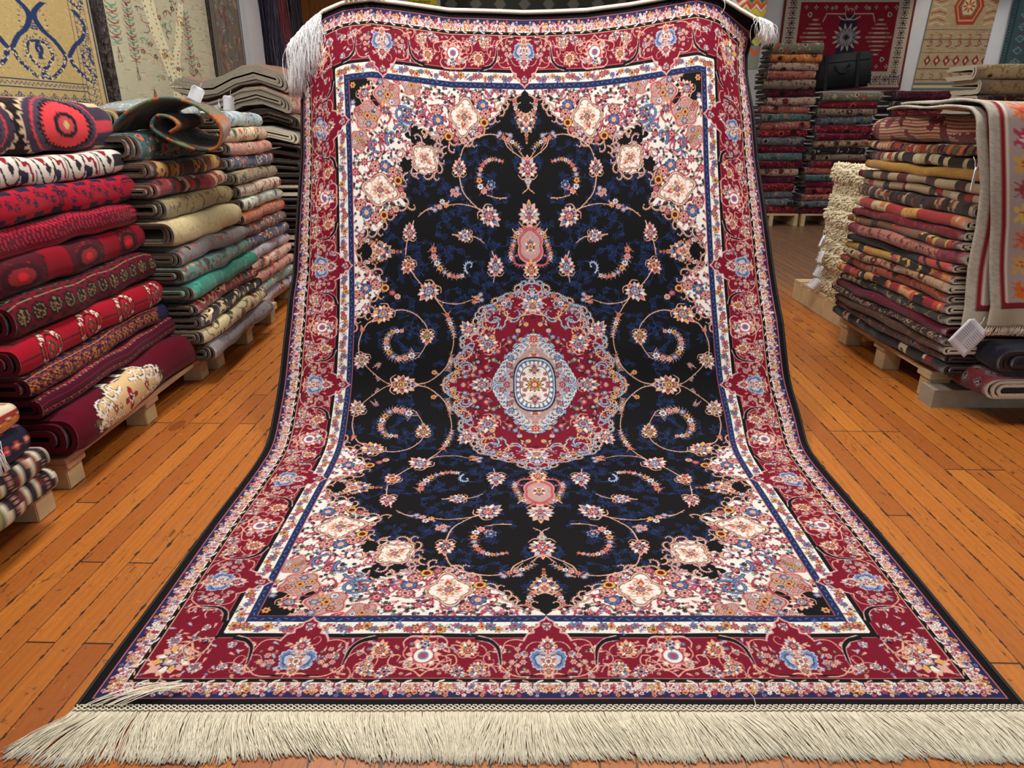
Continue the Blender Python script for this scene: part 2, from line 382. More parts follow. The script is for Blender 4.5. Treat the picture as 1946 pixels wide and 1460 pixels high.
    C.polar(0, 0, 1, oval(38, 58, 2.6), [], 0)
    b = C.box(0, 45, 0, 65)
    sl, X, Y = b
    rho = ((X/37)**2.8+(Y/58)**2.8)**(1/2.8)
    for ro, c in ((1.06, KEY), (1.0, SKY), (.93, KEY), (.9, WHITE), (.74, KEY), (.71, WHITE)): C.put(sl, rho <= ro, c)
    th = np.arctan2(Y/58, X/37); C.put(sl, (rho < .9) & (rho > .76) & (np.cos(th*26) < -.2), STEEL)
    C.flower(0, 0, 17, GOLD, ROSE, PEACH, KEY, 12); C.flower(0, 0, 10, CORAL, WHITE, GOLD, KEY, 8)
    C.palmette(0, 32, 15, PI/2, STEEL, ROSE, PINK); C.flower(18, 12, 5, CORAL, GOLD, KEY); C.flower(20, 24, 4.5, ROSE, PINK, KEY); C.flower(24, 4, 4.5, CORAL, PINK, KEY)
    C.only = RED
    for i in range(170):
        x, y = R.uniform(0, 165), R.uniform(0, 220)
        C.sprig(x, y, R.uniform(0, 6.28), 8, R.choice((PEACH, SKY, CORAL, GOLD))); C.flower(x, y, R.uniform(2.5, 4.5), R.choice((CORAL, PINK, STEEL)), WHITE, GOLD)
    C.only = MAUVE
    for i in range(120):
        x, y = R.uniform(0, 90), R.uniform(0, 110); C.sprig(x, y, R.uniform(0, 6.28), 7, R.choice((SKY, STEEL, ROSE, KEY)))
    C.only = None
    # ---------------- borders
    def border(T, D, length, As, Bs, clip):
        # T(t, d) -> canvas point, d outward from the field edge
        C.clip = clip
        def pp(L): return [T(*p) for p in L]
        def band(d0, d1, col): C.poly(pp([(-5, d0), (length+d1+5, d0), (length+d1+5, d1), (-5, d1)]), col)
        band(0, 11, NAVY); band(11, 29, WHITE); band(29, 35.5, BLACK); band(35.5, 95, RED); band(95, 101, BLACK); band(101, 114, WHITE); band(114, 124, NAVY); band(124, 140, BLACK)
        for d, c, w in ((.4, CORAL, 1.3), (35.5, CORAL, 1.0), (95, PEACH, 1.1), (123.6, CORAL, 1.1)): C.line(pp([(-5, d), (length+d, d)]), c, w)
        o = T(0, 0); o1 = T(0, 1); out = math.atan2(o1[1]-o[1], o1[0]-o[0]); o2 = T(1, 0); al = math.atan2(o2[1]-o[1], o2[0]-o[0])
        # navy stripe specks, white band flowers
        for k in range(int(length/9)+8):
            x, y = T(k*9.0+3, 6); C.line([(x, y), (x+math.cos(al+.5*(-1)**k)*5, y+math.sin(al+.5*(-1)**k)*5)], STEEL, 1.6, .5)
        t = 8
        k = 0
        while t < length+22:
            w = [GOLD, ROSE, CORAL, STEEL, WHITE, GOLD, STEEL][k % 7]
            x, y = T(t, 20+3.2*math.sin(k*1.7)); C.flower(x, y, 7.2 if k % 3 == 0 else 5.4, w, ROSE if w != ROSE else GOLD, NAVY, KEY, 7)
            C.sprig(x, y, al+2.5*k, 9, (OLIVE, ROSE, STEEL)[k % 3]); t += 9.4; k += 1
        # crowded outer floral band
        for row, (d, r) in enumerate(((104.5, 3.2), (109, 3.8), (114, 3.8), (118, 3.0))):
            t = row*2.3; k = row
            while t < length+118:
                ph = (t/34.0) % 1.0
                c = ([GOLD, PEACH, GOLD, STEEL, PINK, WHITE, CORAL, WHITE, PINK, ROSE][int(ph*10)], ROSE if k % 2 else WHITE, KEY)
                if not (row == 3 and k % 3 == 0):
                    x, y = T(t, d+1.4*math.sin(k*2.1)); C.flower(x, y, r, *c, out=WINE, n=5, rot=k)
                t += r*2.05; k += 1
        t = 17
        while t < length+100:
            C.line(pp([(t-10, 98), (t-5, 100), (t, 106), (t+1.5, 111)]), WHITE, 2.2, 1.0, True); C.line(pp([(t+10, 98), (t+5, 100), (t+1, 105)]), PEACH, 1.8, .8, True)
            C.line(pp([(t, 101), (t+.5, 108)]), WINE, 1.6); t += 34
        def cluster(t, d, sg):
            for k, (dt, dd, r) in enumerate(((0, 0, 5), (6, 9, 4.6), (-6, 9, 4.6), (0, 14, 4.2), (0, -10, 4))):
                x, y = T(t+dt, d+dd); C.flower(x, y, r, *((PINK, ROSE, GOLD), (PEACH, CORAL, WHITE))[k % 2], n=6)
            for k in range(4):
                x, y = T(t+(-8, 9, 7, -7)[k], d+(-4, -6, 19, 19)[k]); C.flower(x, y, 2.6, OLIVE, PEACH, KEY)
        for A in As:
            # red lambrequin reaching over the white band
            P = [(-26, 38), (-22, 30), (-15, 28), (-16, 22), (-9, 18), (-8, 11), (-3, 8), (0, 3)]
            P = P+[(-a, d) for a, d in P[::-1][1:]]
            PP = pp([(A+a, d) for a, d in P]); C.poly(PP, RED); C.line(PP, PINK, 2.2)
            x, y = T(A, 17); C.palmette(x, y, 7, out, SKY, ROSE, NAVY)
            for sg in (-1, 1):
                x, y = T(A+sg*9, 68); C.polar(x, y, 15, lambda t: (.55+.45*np.abs(np.cos(t)))*(.85+.15*np.abs(np.cos(7*t))), [(1.05, SKY), (.9, STEEL), (.6, KEY), (.5, SKY)], out+sg*.25)
            x, y = T(A, 70); C.palmette(x, y, 13, out, PINK, WHITE, CORAL); x, y = T(A, 84); C.palmette(x, y, 8, out, GOLD, CORAL, PEACH)
            x, y = T(A, 48); C.palmette(x, y, 12, out+PI, PINK, ROSE, SKY); C.flower(x, y, 6, ROSE, PEACH, KEY)
            for sg in (-1, 1):
                cluster(A+sg*33, 62, sg)
                # black pointed arch and the thin scrolls
                C.line(pp([(A+sg*76, 36), (A+sg*64, 40), (A+sg*55, 50), (A+sg*52, 64), (A+sg*51, 76)]), PINK, 8.2, 3.2, True)
                C.line(pp([(A+sg*78, 36), (A+sg*64, 40), (A+sg*55, 50), (A+sg*52, 64), (A+sg*51, 75)]), BLACK, 6.0, 1.4, True)
                C.vine(pp([(A+sg*26, 40), (A+sg*36, 38), (A+sg*46, 42), (A+sg*51, 56)]), PEACH, 1.8, False)
                C.vine(pp([(A, 90), (A+sg*10, 88), (A+sg*22, 92), (A+sg*38, 90), (A+sg*52, 76)]), PEACH, 2.2, False)
                C.line(pp([(A+sg*14, 91), (A+sg*32, 91)]), BLACK, 2.6, 1); C.hook(*T(A+sg*52, 76), 7, out, sg*3, PEACH, 2.2)
        for B in Bs:
            x, y = T(B, 62)
            C.palmette(x, y, 23, out+PI, PINK, WHITE, CORAL); C.polar(x, y, 12, lambda t: 1+0*t, [(1, ROSE), (.85, WHITE), (.5, STEEL), (.3, ROSE)], 0)
            x, y = T(B, 45); C.palmette(x, y, 9, out, STEEL, SKY, NAVY); x, y = T(B, 36); C.flower(x, y, 4.5, GOLD, CORAL, KEY)
            for sg in (-1, 1):
                C.vine(pp([(B+sg*4, 34), (B+sg*17, 34), (B+sg*24, 42), (B+sg*22, 50)]), PINK, 2.4, False)
                C.vine(pp([(B, 12), (B+sg*7, 17), (B+sg*10, 25), (B+sg*3, 32)]), ROSE, 2, False)
                C.vine(pp([(B, 92), (B+sg*8, 84), (B+sg*22, 80), (B+sg*36, 74), (B+sg*34, 62), (B+sg*25, 62), (B+sg*27, 70)]), PEACH, 1.8, False)
                x, y = T(B+sg*48, 54); C.palmette(x, y, 13, out+PI, PEACH, ROSE, GOLD)
                x, y = T(B+sg*60, 80); C.palmette(x, y, 12, out+sg*.7, STEEL, PINK, GOLD)
                x, y = T(B+sg*38, 85); C.palmette(x, y, 10, out-sg*.8, SKY, CORAL, NAVY)
                for dt, dd in ((20, 88), (48, 90), (70, 60), (30, 50), (72, 90)):
                    x, y = T(B+sg*dt, dd); C.flower(x, y, 2.8, PEACH, ROSE, KEY)
        C.clip = clip & (np.abs(C.a-np.array(RED, np.float32)).sum(-1) < 6)
        for i in range(int(length/9)):
            x, y = T(R.uniform(0, length+95), R.uniform(44, 88))
            C.hook(x, y, R.uniform(9, 14), R.uniform(0, 6.28), R.choice((-3.2, 3.2)), R.choice((PEACH, PINK)), 1.3, None, False)
        for i in range(int(length/13)):
            x, y = T(R.uniform(0, length+95), R.uniform(46, 86))
            C.palmette(x, y, R.uniform(4.5, 7), R.uniform(0, 6.28), *R.choice(((PINK, ROSE, SKY), (STEEL, PEACH, SKY), (PEACH, STEEL, WHITE), (WHITE, CORAL, STEEL))), n=9)
        for i in range(int(length/2.8)):
            x, y = T(R.uniform(0, length+90), R.uniform(40, 93)); a = R.uniform(0, 6.28)
            C.sprig(x, y, a, 7, R.choice((PEACH, PINK, SKY)))
            if i % 3 == 0: C.flower(x, y, R.uniform(2.4, 3.6), R.choice((PINK, STEEL, PEACH)), ROSE, GOLD)
        C.only = None
        C.clip = None
    X, Y = np.meshgrid((np.arange(C.W)+.5)/C.p, (np.arange(C.H)+.5)/C.p)
    da, db = (X-FA)/(HWU-FA)*134, (Y-FB)
    outer = (da > 0) | (db > 0)
    border(lambda t, d: (FA+d*(HWU-FA)/134, t), None, FB, (0, 257, 514), (128, 385), outer & (da >= db))
    border(lambda t, d: (t, FB+d), None, FA, (0, 270), (135,), outer & (db > da))
    # corner piece
    cx, cy = FA+62*.99, FB+62
    C.palmette(cx+4, cy+4, 26, PI/4, PINK, STEEL, GOLD); C.palmette(cx, cy, 14, PI/4, WHITE, CORAL, ROSE)
    for sg in (-1, 1):
        a = PI/4+sg*.9
        C.hook(FA+37, FB+37, 16, a, -sg*2.4, PEACH, 2.6, KEY); C.hook(cx+22, cy+22, 12, a+PI, sg*2.8, PEACH, 2.2)
        x, y = cx+math.cos(PI/4+sg*1.75)*27, cy+math.sin(PI/4+sg*1.75)*27; C.palmette(x, y, 9, a, SKY, ROSE, STEEL)
    C.line([(FA+30, FB+30), (FA+44, FB+44)], BLACK, 6, 2); C.flower(FA+38, FB+38, 5, PINK, ROSE, KEY)
    # every knot differs a little from the next
    C.a *= rng.uniform(.86, 1.12, C.a.shape[:2]).astype(np.float32)[..., None]
    return C
# ------------------------------------------------------------------ scene helpers
scene = bpy.context.scene
COL = scene.collection
def link(o, parent=None):
    COL.objects.link(o)
    if parent is not None: o.parent = parent
    return o
def tag(o, label=None, cat=None, group=None, kind=None):
    if label: o['label'] = label
    if cat: o['category'] = cat
    if group: o['group'] = group
    if kind: o['kind'] = kind
    return o
def empty(name, loc=(0, 0, 0), rz=0):
    o = bpy.data.objects.new(name, None); o.location = loc; o.rotation_euler[2] = rz; o.empty_display_size = .05
    return link(o)
def mesh_obj(name, verts, faces, mat=None, parent=None, smooth=True, uv=None):
    me = bpy.data.meshes.new(name); me.from_pydata([tuple(v) for v in verts], [], faces)
    if uv is not None:
        l = me.uv_layers.new(name='UVMap')
        idx = np.empty(len(me.loops), np.int32); me.loops.foreach_get('vertex_index', idx)
        l.data.foreach_set('uv', np.asarray(uv, np.float32)[idx].ravel())
    if smooth: me.polygons.foreach_set('use_smooth', [True]*len(me.polygons))
    if mat:
        for m in (mat if isinstance(mat, (list, tuple)) else [mat]): me.materials.append(m)
    me.update()
    return link(bpy.data.objects.new(name, me), parent)
def grid_obj(name, P, mat, parent=None, colors=None, uv=None, smooth=True):
    # P: (n, m, 3) array of points -> one quad sheet; colors (n, m, 3) sRGB 0..255
    n, m = P.shape[:2]; N = n*m
    me = bpy.data.meshes.new(name)
    me.vertices.add(N); me.vertices.foreach_set('co', np.ascontiguousarray(P, np.float32).ravel())
    i = np.arange(N, dtype=np.int32).reshape(n, m)
    F = np.stack([i[:-1, :-1], i[:-1, 1:], i[1:, 1:], i[1:, :-1]], -1).reshape(-1, 4)
    me.loops.add(F.size); me.loops.foreach_set('vertex_index', F.ravel())
    me.polygons.add(len(F)); me.polygons.foreach_set('loop_start', np.arange(0, F.size, 4, dtype=np.int32))
    me.update(calc_edges=True)
    if smooth: me.polygons.foreach_set('use_smooth', np.ones(len(F), bool))
    if colors is not None:
        ca = me.color_attributes.new('pattern', 'FLOAT_COLOR', 'POINT')
        c = np.ones((N, 4), np.float32); c[:, :3] = lin(colors.reshape(-1, 3)); ca.data.foreach_set('color', c.ravel())
    if uv is not None:
        l = me.uv_layers.new(name='UVMap'); l.data.foreach_set('uv', np.asarray(uv, np.float32).reshape(-1, 2)[F.ravel()].ravel())
    me.materials.append(mat)
    me.validate()
    return link(bpy.data.objects.new(name, me), parent)
def box_bm(bm, c, s, rz=0, bev=0.0):
    r = bmesh.ops.create_cube(bm, size=1, matrix=Matrix.Translation(c) @ Matrix.Rotation(rz, 4, 'Z') @ Matrix.Diagonal((s[0], s[1], s[2], 1)))
    if bev: bmesh.ops.bevel(bm, geom=list({e for v in r['verts'] for e in v.link_edges}), offset=bev, segments=2, affect='EDGES')
def box(name, c, s, mat, parent=None, rz=0, bev=0.0):
    bm = bmesh.new(); box_bm(bm, c, s, rz, bev); return bm_obj(name, bm, mat, parent)
def bm_obj(name, bm, mat, parent=None, smooth=False):
    me = bpy.data.meshes.new(name); bm.to_mesh(me); bm.free()
    if smooth: me.polygons.foreach_set('use_smooth', [True]*len(me.polygons))
    me.materials.append(mat); return link(bpy.data.objects.new(name, me), parent)
def tube(name, pts, r, mat, parent=None, res=6, closed=False):
    cu = bpy.data.curves.new(name, 'CURVE'); cu.dimensions = '3D'; cu.bevel_depth = r; cu.bevel_resolution = max(0, res//2-1); cu.use_fill_caps = True
    for P in (pts if isinstance(pts[0][0], (list, tuple, Vector, np.ndarray)) else [pts]):
        s = cu.splines.new('POLY'); s.points.add(len(P)-1)
        s.points.foreach_set('co', [c for p in P for c in (p[0], p[1], p[2], 1)]); s.use_smooth = True
    cu.materials.append(mat); return link(bpy.data.objects.new(name, cu), parent)
def strands(name, lines, r, mat, parent=None, sides=3):
    # many thin threads as one mesh; lines: list of (k,3) arrays
    V, F, o = [], [], 0
    for L in lines:
        L = np.asarray(L); n = len(L)
        T = np.gradient(L, axis=0); T /= np.linalg.norm(T, axis=1)[:, None]+1e-9
        A = np.cross(T, np.array([.31, .17, .93])); A /= np.linalg.norm(A, axis=1)[:, None]+1e-9
        B = np.cross(T, A)
        for k in range(n):
            rr = r*(1.0 if k < n-1 else 1.25)
            for s in range(sides):
                a = 2*PI*s/sides; V.append(L[k]+(A[k]*math.cos(a)+B[k]*math.sin(a))*rr)
        for k in range(n-1):
            for s in range(sides):
                t = (s+1) % sides; F.append((o+k*sides+s, o+k*sides+t, o+(k+1)*sides+t, o+(k+1)*sides+s))
        F.append(tuple(o+(n-1)*sides+s for s in range(sides)))
        o += n*sides
    return mesh_obj(name, V, F, mat, parent)

# ------------------------------------------------------------------ node helper
class NT:
    def __init__(s, name):
        s.m = bpy.data.materials.new(name); s.m.use_nodes = True; s.t = s.m.node_tree; s.t.nodes.clear()
        s.out = s.n('ShaderNodeOutputMaterial'); s.b = s.n('ShaderNodeBsdfPrincipled'); s.l(s.b.outputs[0], s.out.inputs[0])
    def n(s, t, **k):
        x = s.t.nodes.new(t)
        for a, v in k.items(): setattr(x, a, v)
        return x
    def l(s, a, b): s.t.links.new(a, b)
    def set(s, inp, v):
        if isinstance(v, bpy.types.NodeSocket): s.l(v, inp)
        else:
            if inp.type == 'RGBA' and len(v) == 3: v = L4(v)
            inp.default_value = v
    def math(s, op, a, b=0.0, c=None, clamp=False):
        x = s.n('ShaderNodeMath', operation=op, use_clamp=clamp); s.set(x.inputs[0], a); s.set(x.inputs[1], b)
        if c is not None: s.set(x.inputs[2], c)
        return x.outputs[0]
    def mix(s, f, a, b, mode='MIX'):
        x = s.n('ShaderNodeMix', data_type='RGBA', blend_type=mode); s.set(x.inputs[0], f); s.set(x.inputs[6], a); s.set(x.inputs[7], b); return x.outputs[2]
    def sep(s, v):
        x = s.n('ShaderNodeSeparateXYZ'); s.l(v, x.inputs[0]); return x.outputs
    def comb(s, a, b, c=0.0):
        x = s.n('ShaderNodeCombineXYZ'); s.set(x.inputs[0], a); s.set(x.inputs[1], b); s.set(x.inputs[2], c); return x.outputs[0]
    def noise(s, v, sc, det=2, rough=.5, dist=0.0, out=0):
        x = s.n('ShaderNodeTexNoise'); s.l(v, x.inputs['Vector']); x.inputs['Scale'].default_value = sc; x.inputs['Detail'].default_value = det
        x.inputs['Roughness'].default_value = rough; x.inputs['Distortion'].default_value = dist; return x.outputs[out]
    def vor(s, v, sc, feat='F1', metric='EUCLIDEAN', rnd=1.0):
        x = s.n('ShaderNodeTexVoronoi', feature=feat, distance=metric); s.l(v, x.inputs['Vector']); x.inputs['Scale'].default_value = sc; x.inputs['Randomness'].default_value = rnd; return x
    def white(s, v, dim='3D'):
        x = s.n('ShaderNodeTexWhiteNoise', noise_dimensions=dim)
        s.l(v, x.inputs['Vector' if dim != '1D' else 'W']); return x
    def ramp(s, f, stops, const=True):
        x = s.n('ShaderNodeValToRGB'); x.color_ramp.interpolation = 'CONSTANT' if const else 'LINEAR'
        e = x.color_ramp.elements
        while len(e) > 1: e.remove(e[-1])
        e[0].position = stops[0][0]; e[0].color = L4(stops[0][1])
        for p, c in stops[1:]:
            k = e.new(p); k.color = L4(c)
        s.set(x.inputs[0], f); return x.outputs[0]
    def bump(s, h, st=.3, d=.01):
        x = s.n('ShaderNodeBump'); x.inputs['Strength'].default_value = st; x.inputs['Distance'].default_value = d; s.l(h, x.inputs['Height']); s.l(x.outputs[0], s.b.inputs['Normal'])
    def uv(s, name='UVMap'):
        x = s.n('ShaderNodeUVMap', uv_map=name); return x.outputs[0]
    def obj(s): return s.n('ShaderNodeTexCoord').outputs['Object']
    def fin(s, col, rough=.8, spec=.3, sheen=0.0, metal=0.0, sheen_tint=None, sheen_rough=.4):
        s.set(s.b.inputs['Base Color'], col); s.set(s.b.inputs['Roughness'], rough); s.b.inputs['Specular IOR Level'].default_value = spec
        s.b.inputs['Metallic'].default_value = metal
        if sheen:
            s.b.inputs['Sheen Weight'].default_value = sheen; s.b.inputs['Sheen Roughness'].default_value = sheen_rough
            if sheen_tint: s.b.inputs['Sheen Tint'].default_value = L4(sheen_tint)
        return s.m
def plain(name, col, rough=.7, spec=.3, var=.12, scale=40, sheen=0.0):
    t = NT(name); n = t.noise(t.obj(), scale, 4, .6)
    c = t.mix(n, tuple(v*(1-var) for v in col), tuple(min(255, v*(1+var)) for v in col)); t.bump(n, .15, .003)
    return t.fin(c, rough, spec, sheen)

def pattern_mat(name, knots=0.0, sheen=.25, rough=.85, spec=.2, bump=.25, scale=900):
    t = NT(name); a = t.n('ShaderNodeAttribute', attribute_name='pattern')
    n = t.noise(t.obj(), scale, 2, .6); c = t.mix(.16, a.outputs[0], t.mix(n, (0, 0, 0), (255, 255, 255)), 'OVERLAY'); t.bump(n, bump, .002)
    return t.fin(c, rough, spec, sheen, sheen_rough=.35)

def textile(name, base, pal, scale=1.0, kind='floral', alt=None, band=0.0, seed=0.0, knot=.004, cover=.5, line=None):
    """woven pattern on the sheet's own UV (metres): base ground, pal = list of motif colours"""
    t = NT(name); uv = t.uv()
    sp = t.sep(uv)
    k = knot
    u = t.math('MULTIPLY', t.math('FLOOR', t.math('DIVIDE', sp[0], k)), k); v = t.math('MULTIPLY', t.math('FLOOR', t.math('DIVIDE', sp[1], k)), k)
    P = t.comb(u, v, seed)
    bg = base
    if alt is not None:
        bw = band if band else .22
        wob = t.math('MULTIPLY_ADD', t.noise(P, 5, 1), .02 if kind != 'kilim' else 0.0, v)
        idx = t.math('FLOOR', t.math('DIVIDE', wob, bw)); wn = t.white(idx, '1D').outputs[0]
        bg = t.mix(t.math('GREATER_THAN', t.math('FRACT', t.math('ADD', wn, seed*.37)), .52), base, alt)
    n0 = t.noise(P, 6*scale, 3, .6)
    lo = t.mix(n0, (158, 158, 158), (212, 212, 212)); bg = t.mix(.8, bg, lo, 'OVERLAY')
    m = len(pal)
    stops = [(i/m, c) for i, c in enumerate(pal)]
    if kind == 'floral':
        dist = t.n('ShaderNodeVectorMath', operation='ADD'); nn = t.noise(P, 22*scale, 2, out=1)
        sc_ = t.n('ShaderNodeVectorMath', operation='SCALE'); t.l(nn, sc_.inputs[0]); sc_.inputs['Scale'].default_value = .03/scale
        t.l(P, dist.inputs[0]); t.l(sc_.outputs[0], dist.inputs[1]); Pd = dist.outputs[0]
        v1 = t.vor(Pd, 9*scale, rnd=.75); v2 = t.vor(Pd, 26*scale, rnd=.9)
        ln = t.math('LESS_THAN', t.math('ABSOLUTE', t.math('SUBTRACT', t.noise(P, 9*scale, 1), .5)), .018)
        col = t.mix(t.math('MULTIPLY', ln, .85), bg, line or pal[0])
        c2 = t.ramp(v2.outputs['Color'], stops)
        col = t.mix(t.math('LESS_THAN', v2.outputs['Distance'], cover*.62), col, c2)
        c1 = t.ramp(t.sep(v1.outputs['Color'])[1], stops)
        col = t.mix(t.math('LESS_THAN', v1.outputs['Distance'], cover*.66), col, c1)
        rg = t.math('LESS_THAN', t.math('ABSOLUTE', t.math('SUBTRACT', v1.outputs['Distance'], cover*.36)), .045)
        col = t.mix(rg, col, tuple(c*.25 for c in base))
        col = t.mix(t.math('LESS_THAN', v1.outputs['Distance'], cover*.2), col, t.ramp(t.sep(v1.outputs['Color'])[2], stops))
    elif kind == 'kilim':
        bw = band if band else .12
        tri = t.math('ABSOLUTE', t.math('SUBTRACT', t.math('FRACT', t.math('MULTIPLY', u, 7*scale)), .5))
        z = t.math('ADD', t.math('DIVIDE', v, bw), t.math('MULTIPLY', tri, 1.1))
        c = t.ramp(t.white(t.math('ADD', t.math('FLOOR', t.math('MULTIPLY', z, 2.0)), seed), '1D').outputs[0], stops)
        zz = t.math('FRACT', t.math('MULTIPLY', z, 2.0))
        mk = t.math('MULTIPLY', t.math('GREATER_THAN', zz, .25), t.math('LESS_THAN', t.white(t.math('FLOOR', t.math('DIVIDE', v, bw*1.0)), '1D').outputs[0], cover+.3))
        col = t.mix(mk, bg, c)
        v2 = t.vor(P, 18*scale, metric='CHEBYCHEV', rnd=.3); col = t.mix(t.math('LESS_THAN', v2.outputs['Distance'], .2), col, t.ramp(v2.outputs['Color'], stops))
    elif kind == 'bands':
        bw = band if band else .05
        i = t.math('FLOOR', t.math('DIVIDE', v, bw)); r = t.white(t.math('ADD', i, seed), '1D').outputs[0]
        col = t.mix(t.math('GREATER_THAN', r, .35), bg, t.ramp(t.math('FRACT', t.math('MULTIPLY', r, 7.3)), stops))
        cell = t.white(t.comb(t.math('FLOOR', t.math('MULTIPLY', u, 40*scale)), t.math('FLOOR', t.math('MULTIPLY', v, 55*scale)), seed)).outputs[0]
        col = t.mix(t.math('MULTIPLY', t.math('GREATER_THAN', cell, 1-cover*.7), t.math('GREATER_THAN', r, .4)), col, t.ramp(t.math('FRACT', t.math('MULTIPLY', cell, 9.7)), stops))
    elif kind == 'gul':
        v1 = t.vor(P, 11*scale, metric='MANHATTAN', rnd=.0); d = v1.outputs['Distance']
        col = bg
        col = t.mix(t.math('LESS_THAN', d, .47), col, pal[0]); col = t.mix(t.math('LESS_THAN', d, .40), col, base)
        col = t.mix(t.math('LESS_THAN', d, .33), col, t.ramp(t.white(P).outputs[0], stops)); col = t.mix(t.math('LESS_THAN', d, .12), col, pal[-1])
        v2 = t.vor(P, 44*scale, metric='CHEBYCHEV', rnd=.4); col = t.mix(t.math('LESS_THAN', v2.outputs['Distance'], .24), col, tuple(c*.3 for c in base))
    elif kind == 'plain':
        col = t.mix(t.math('GREATER_THAN', t.noise(P, 30*scale, 4, .7), .56), bg, pal[0])
    elif kind == 'stripe':
        col = t.ramp(t.math('FRACT', t.math('DIVIDE', u, .014/scale)), [(0, base), (.5, pal[0])])
        col = t.mix(t.math('GREATER_THAN', t.noise(P, 12, 2), .55), col, pal[-1])
    kn = t.white(P).outputs[0]
    col = t.mix(.35, col, t.mix(kn, (135, 135, 135), (222, 222, 222)), 'OVERLAY')
    h = t.math('ADD', t.noise(uv, 420, 2), t.math('MULTIPLY', kn, .5)); t.bump(h, .35, .004)
    return t.fin(col, .92, .12, .25)
# ------------------------------------------------------------------ camera, light, room
cam = bpy.data.cameras.new('camera'); cam.sensor_width = 36; cam.lens = 36*FPX/FW; cam.clip_start = .05; cam.clip_end = 60
co = link(bpy.data.objects.new('camera', cam)); co.location = (0, 0, CAMH); co.rotation_euler = (PI/2-math.asin(SP), 0, 0); scene.camera = co
XL, XR, YB, YF, HC = -2.75, 8.2, 10.0, -3.2, 3.3
t = NT('pine_boards')
o = t.n('ShaderNodeVectorRotate', rotation_type='Z_AXIS'); t.l(t.obj(), o.inputs['Vector']); o.inputs['Angle'].default_value = 0.030
sp = t.sep(o.outputs[0]); BW = .069
bi = t.math('FLOOR', t.math('DIVIDE', sp[0], BW)); fx = t.math('FRACT', t.math('DIVIDE', sp[0], BW))
wn = t.white(bi, '1D'); off = t.math('MULTIPLY', t.math('FLOOR', t.math('MULTIPLY', wn.outputs[0], 5.0)), .31)
yl = t.math('DIVIDE', t.math('ADD', sp[1], off), 1.24); bj = t.math('FLOOR', yl); fy = t.math('FRACT', yl)
rid = t.white(t.comb(bi, bj)).outputs
r1 = rid[0]
gr = t.comb(t.math('MULTIPLY', t.math('ADD', sp[0], t.math('MULTIPLY', r1, 7.0)), 9.0), t.math('MULTIPLY', sp[1], .55), t.math('MULTIPLY', r1, 31.0))
g1 = t.noise(gr, 7, 5, .6, .6); g2 = t.noise(gr, 34, 3, .7, .3)
wv = t.n('ShaderNodeTexWave', wave_type='BANDS', bands_direction='X', wave_profile='SIN'); t.l(gr, wv.inputs['Vector']); wv.inputs['Scale'].default_value = 1.6; wv.inputs['Distortion'].default_value = 9; wv.inputs['Detail'].default_value = 2
c = t.ramp(r1, [(0, (194, 118, 42)), (.3, (174, 102, 36)), (.55, (206, 130, 48)), (.8, (158, 88, 34)), (1, (186, 112, 44))], False)
c = t.mix(t.math('MULTIPLY', g1, .55), c, (140, 72, 30)); c = t.mix(t.math('MULTIPLY', wv.outputs['Fac'], .28), c, (150, 76, 30))
c = t.mix(t.math('MULTIPLY', t.math('GREATER_THAN', g2, .6), .3), c, (110, 58, 30))
kv = t.vor(t.comb(t.math('MULTIPLY', sp[0], 3.2), t.math('MULTIPLY', sp[1], 1.5)), 1.6); c = t.mix(t.math('MULTIPLY', t.math('LESS_THAN', t.math('ADD', kv.outputs['Distance'], t.math('MULTIPLY', g2, .05)), .16), .55), c, (92, 44, 24))
wear = t.math('GREATER_THAN', t.noise(t.obj(), 26, 5, .78), .635); c = t.mix(t.math('MULTIPLY', wear, .6), c, (70, 52, 40))
scr = t.comb(t.math('MULTIPLY', sp[0], 60.0), t.math('MULTIPLY', sp[1], 7.0)); sc1 = t.math('MULTIPLY', t.math('GREATER_THAN', t.noise(scr, 1.3, 3, .6, 1.5), .64), t.math('GREATER_THAN', t.noise(t.obj(), 3.2, 2), .5)); c = t.mix(t.math('MULTIPLY', sc1, .7), c, (58, 42, 32))
sc2 = t.math('LESS_THAN', t.math('ABSOLUTE', t.math('SUBTRACT', t.noise(t.obj(), 13, 1, .5, 2.2), .5)), .0016); c = t.mix(t.math('MULTIPLY', sc2, .35), c, (226, 168, 110))
# worn grey patch of floor further back on the right
pd = t.noise(t.obj(), .9, 3, .5); so = t.sep(t.obj())
far = t.math('MULTIPLY', t.math('SMOOTHSTEP' if False else 'GREATER_THAN', so[1], 4.35), 1.0)
mr = t.n('ShaderNodeMapRange', interpolation_type='SMOOTHSTEP'); t.set(mr.inputs[0], t.math('ADD', so[1], t.math('MULTIPLY', pd, 1.4))); mr.inputs[1].default_value = 5.0; mr.inputs[2].default_value = 6.2
mr2 = t.n('ShaderNodeMapRange', interpolation_type='SMOOTHSTEP'); t.set(mr2.inputs[0], so[0]); mr2.inputs[1].default_value = .4; mr2.inputs[2].default_value = 1.4
c = t.mix(t.math('MULTIPLY', t.math('MULTIPLY', mr.outputs[0], mr2.outputs[0]), .72), c, (104, 92, 80))
jit = t.math('MULTIPLY', t.math('MAXIMUM', 0.0, t.math('SUBTRACT', t.noise(t.obj(), 14, 5, .75), .50)), .45)
sx = t.math('LESS_THAN', t.math('MINIMUM', fx, t.math('SUBTRACT', 1.0, fx)), t.math('ADD', .016, jit)); sy = t.math('LESS_THAN', fy, .0042)
seam = t.math('MAXIMUM', sx, sy)
c = t.mix(t.math('MULTIPLY', seam, .92), c, (34, 30, 26))
t.bump(t.math('SUBTRACT', t.math('MULTIPLY', g2, .12), seam), .35, .004)
t.fin(c, t.math('MULTIPLY_ADD', g1, .22, .26), .45)
floor_m = t.m
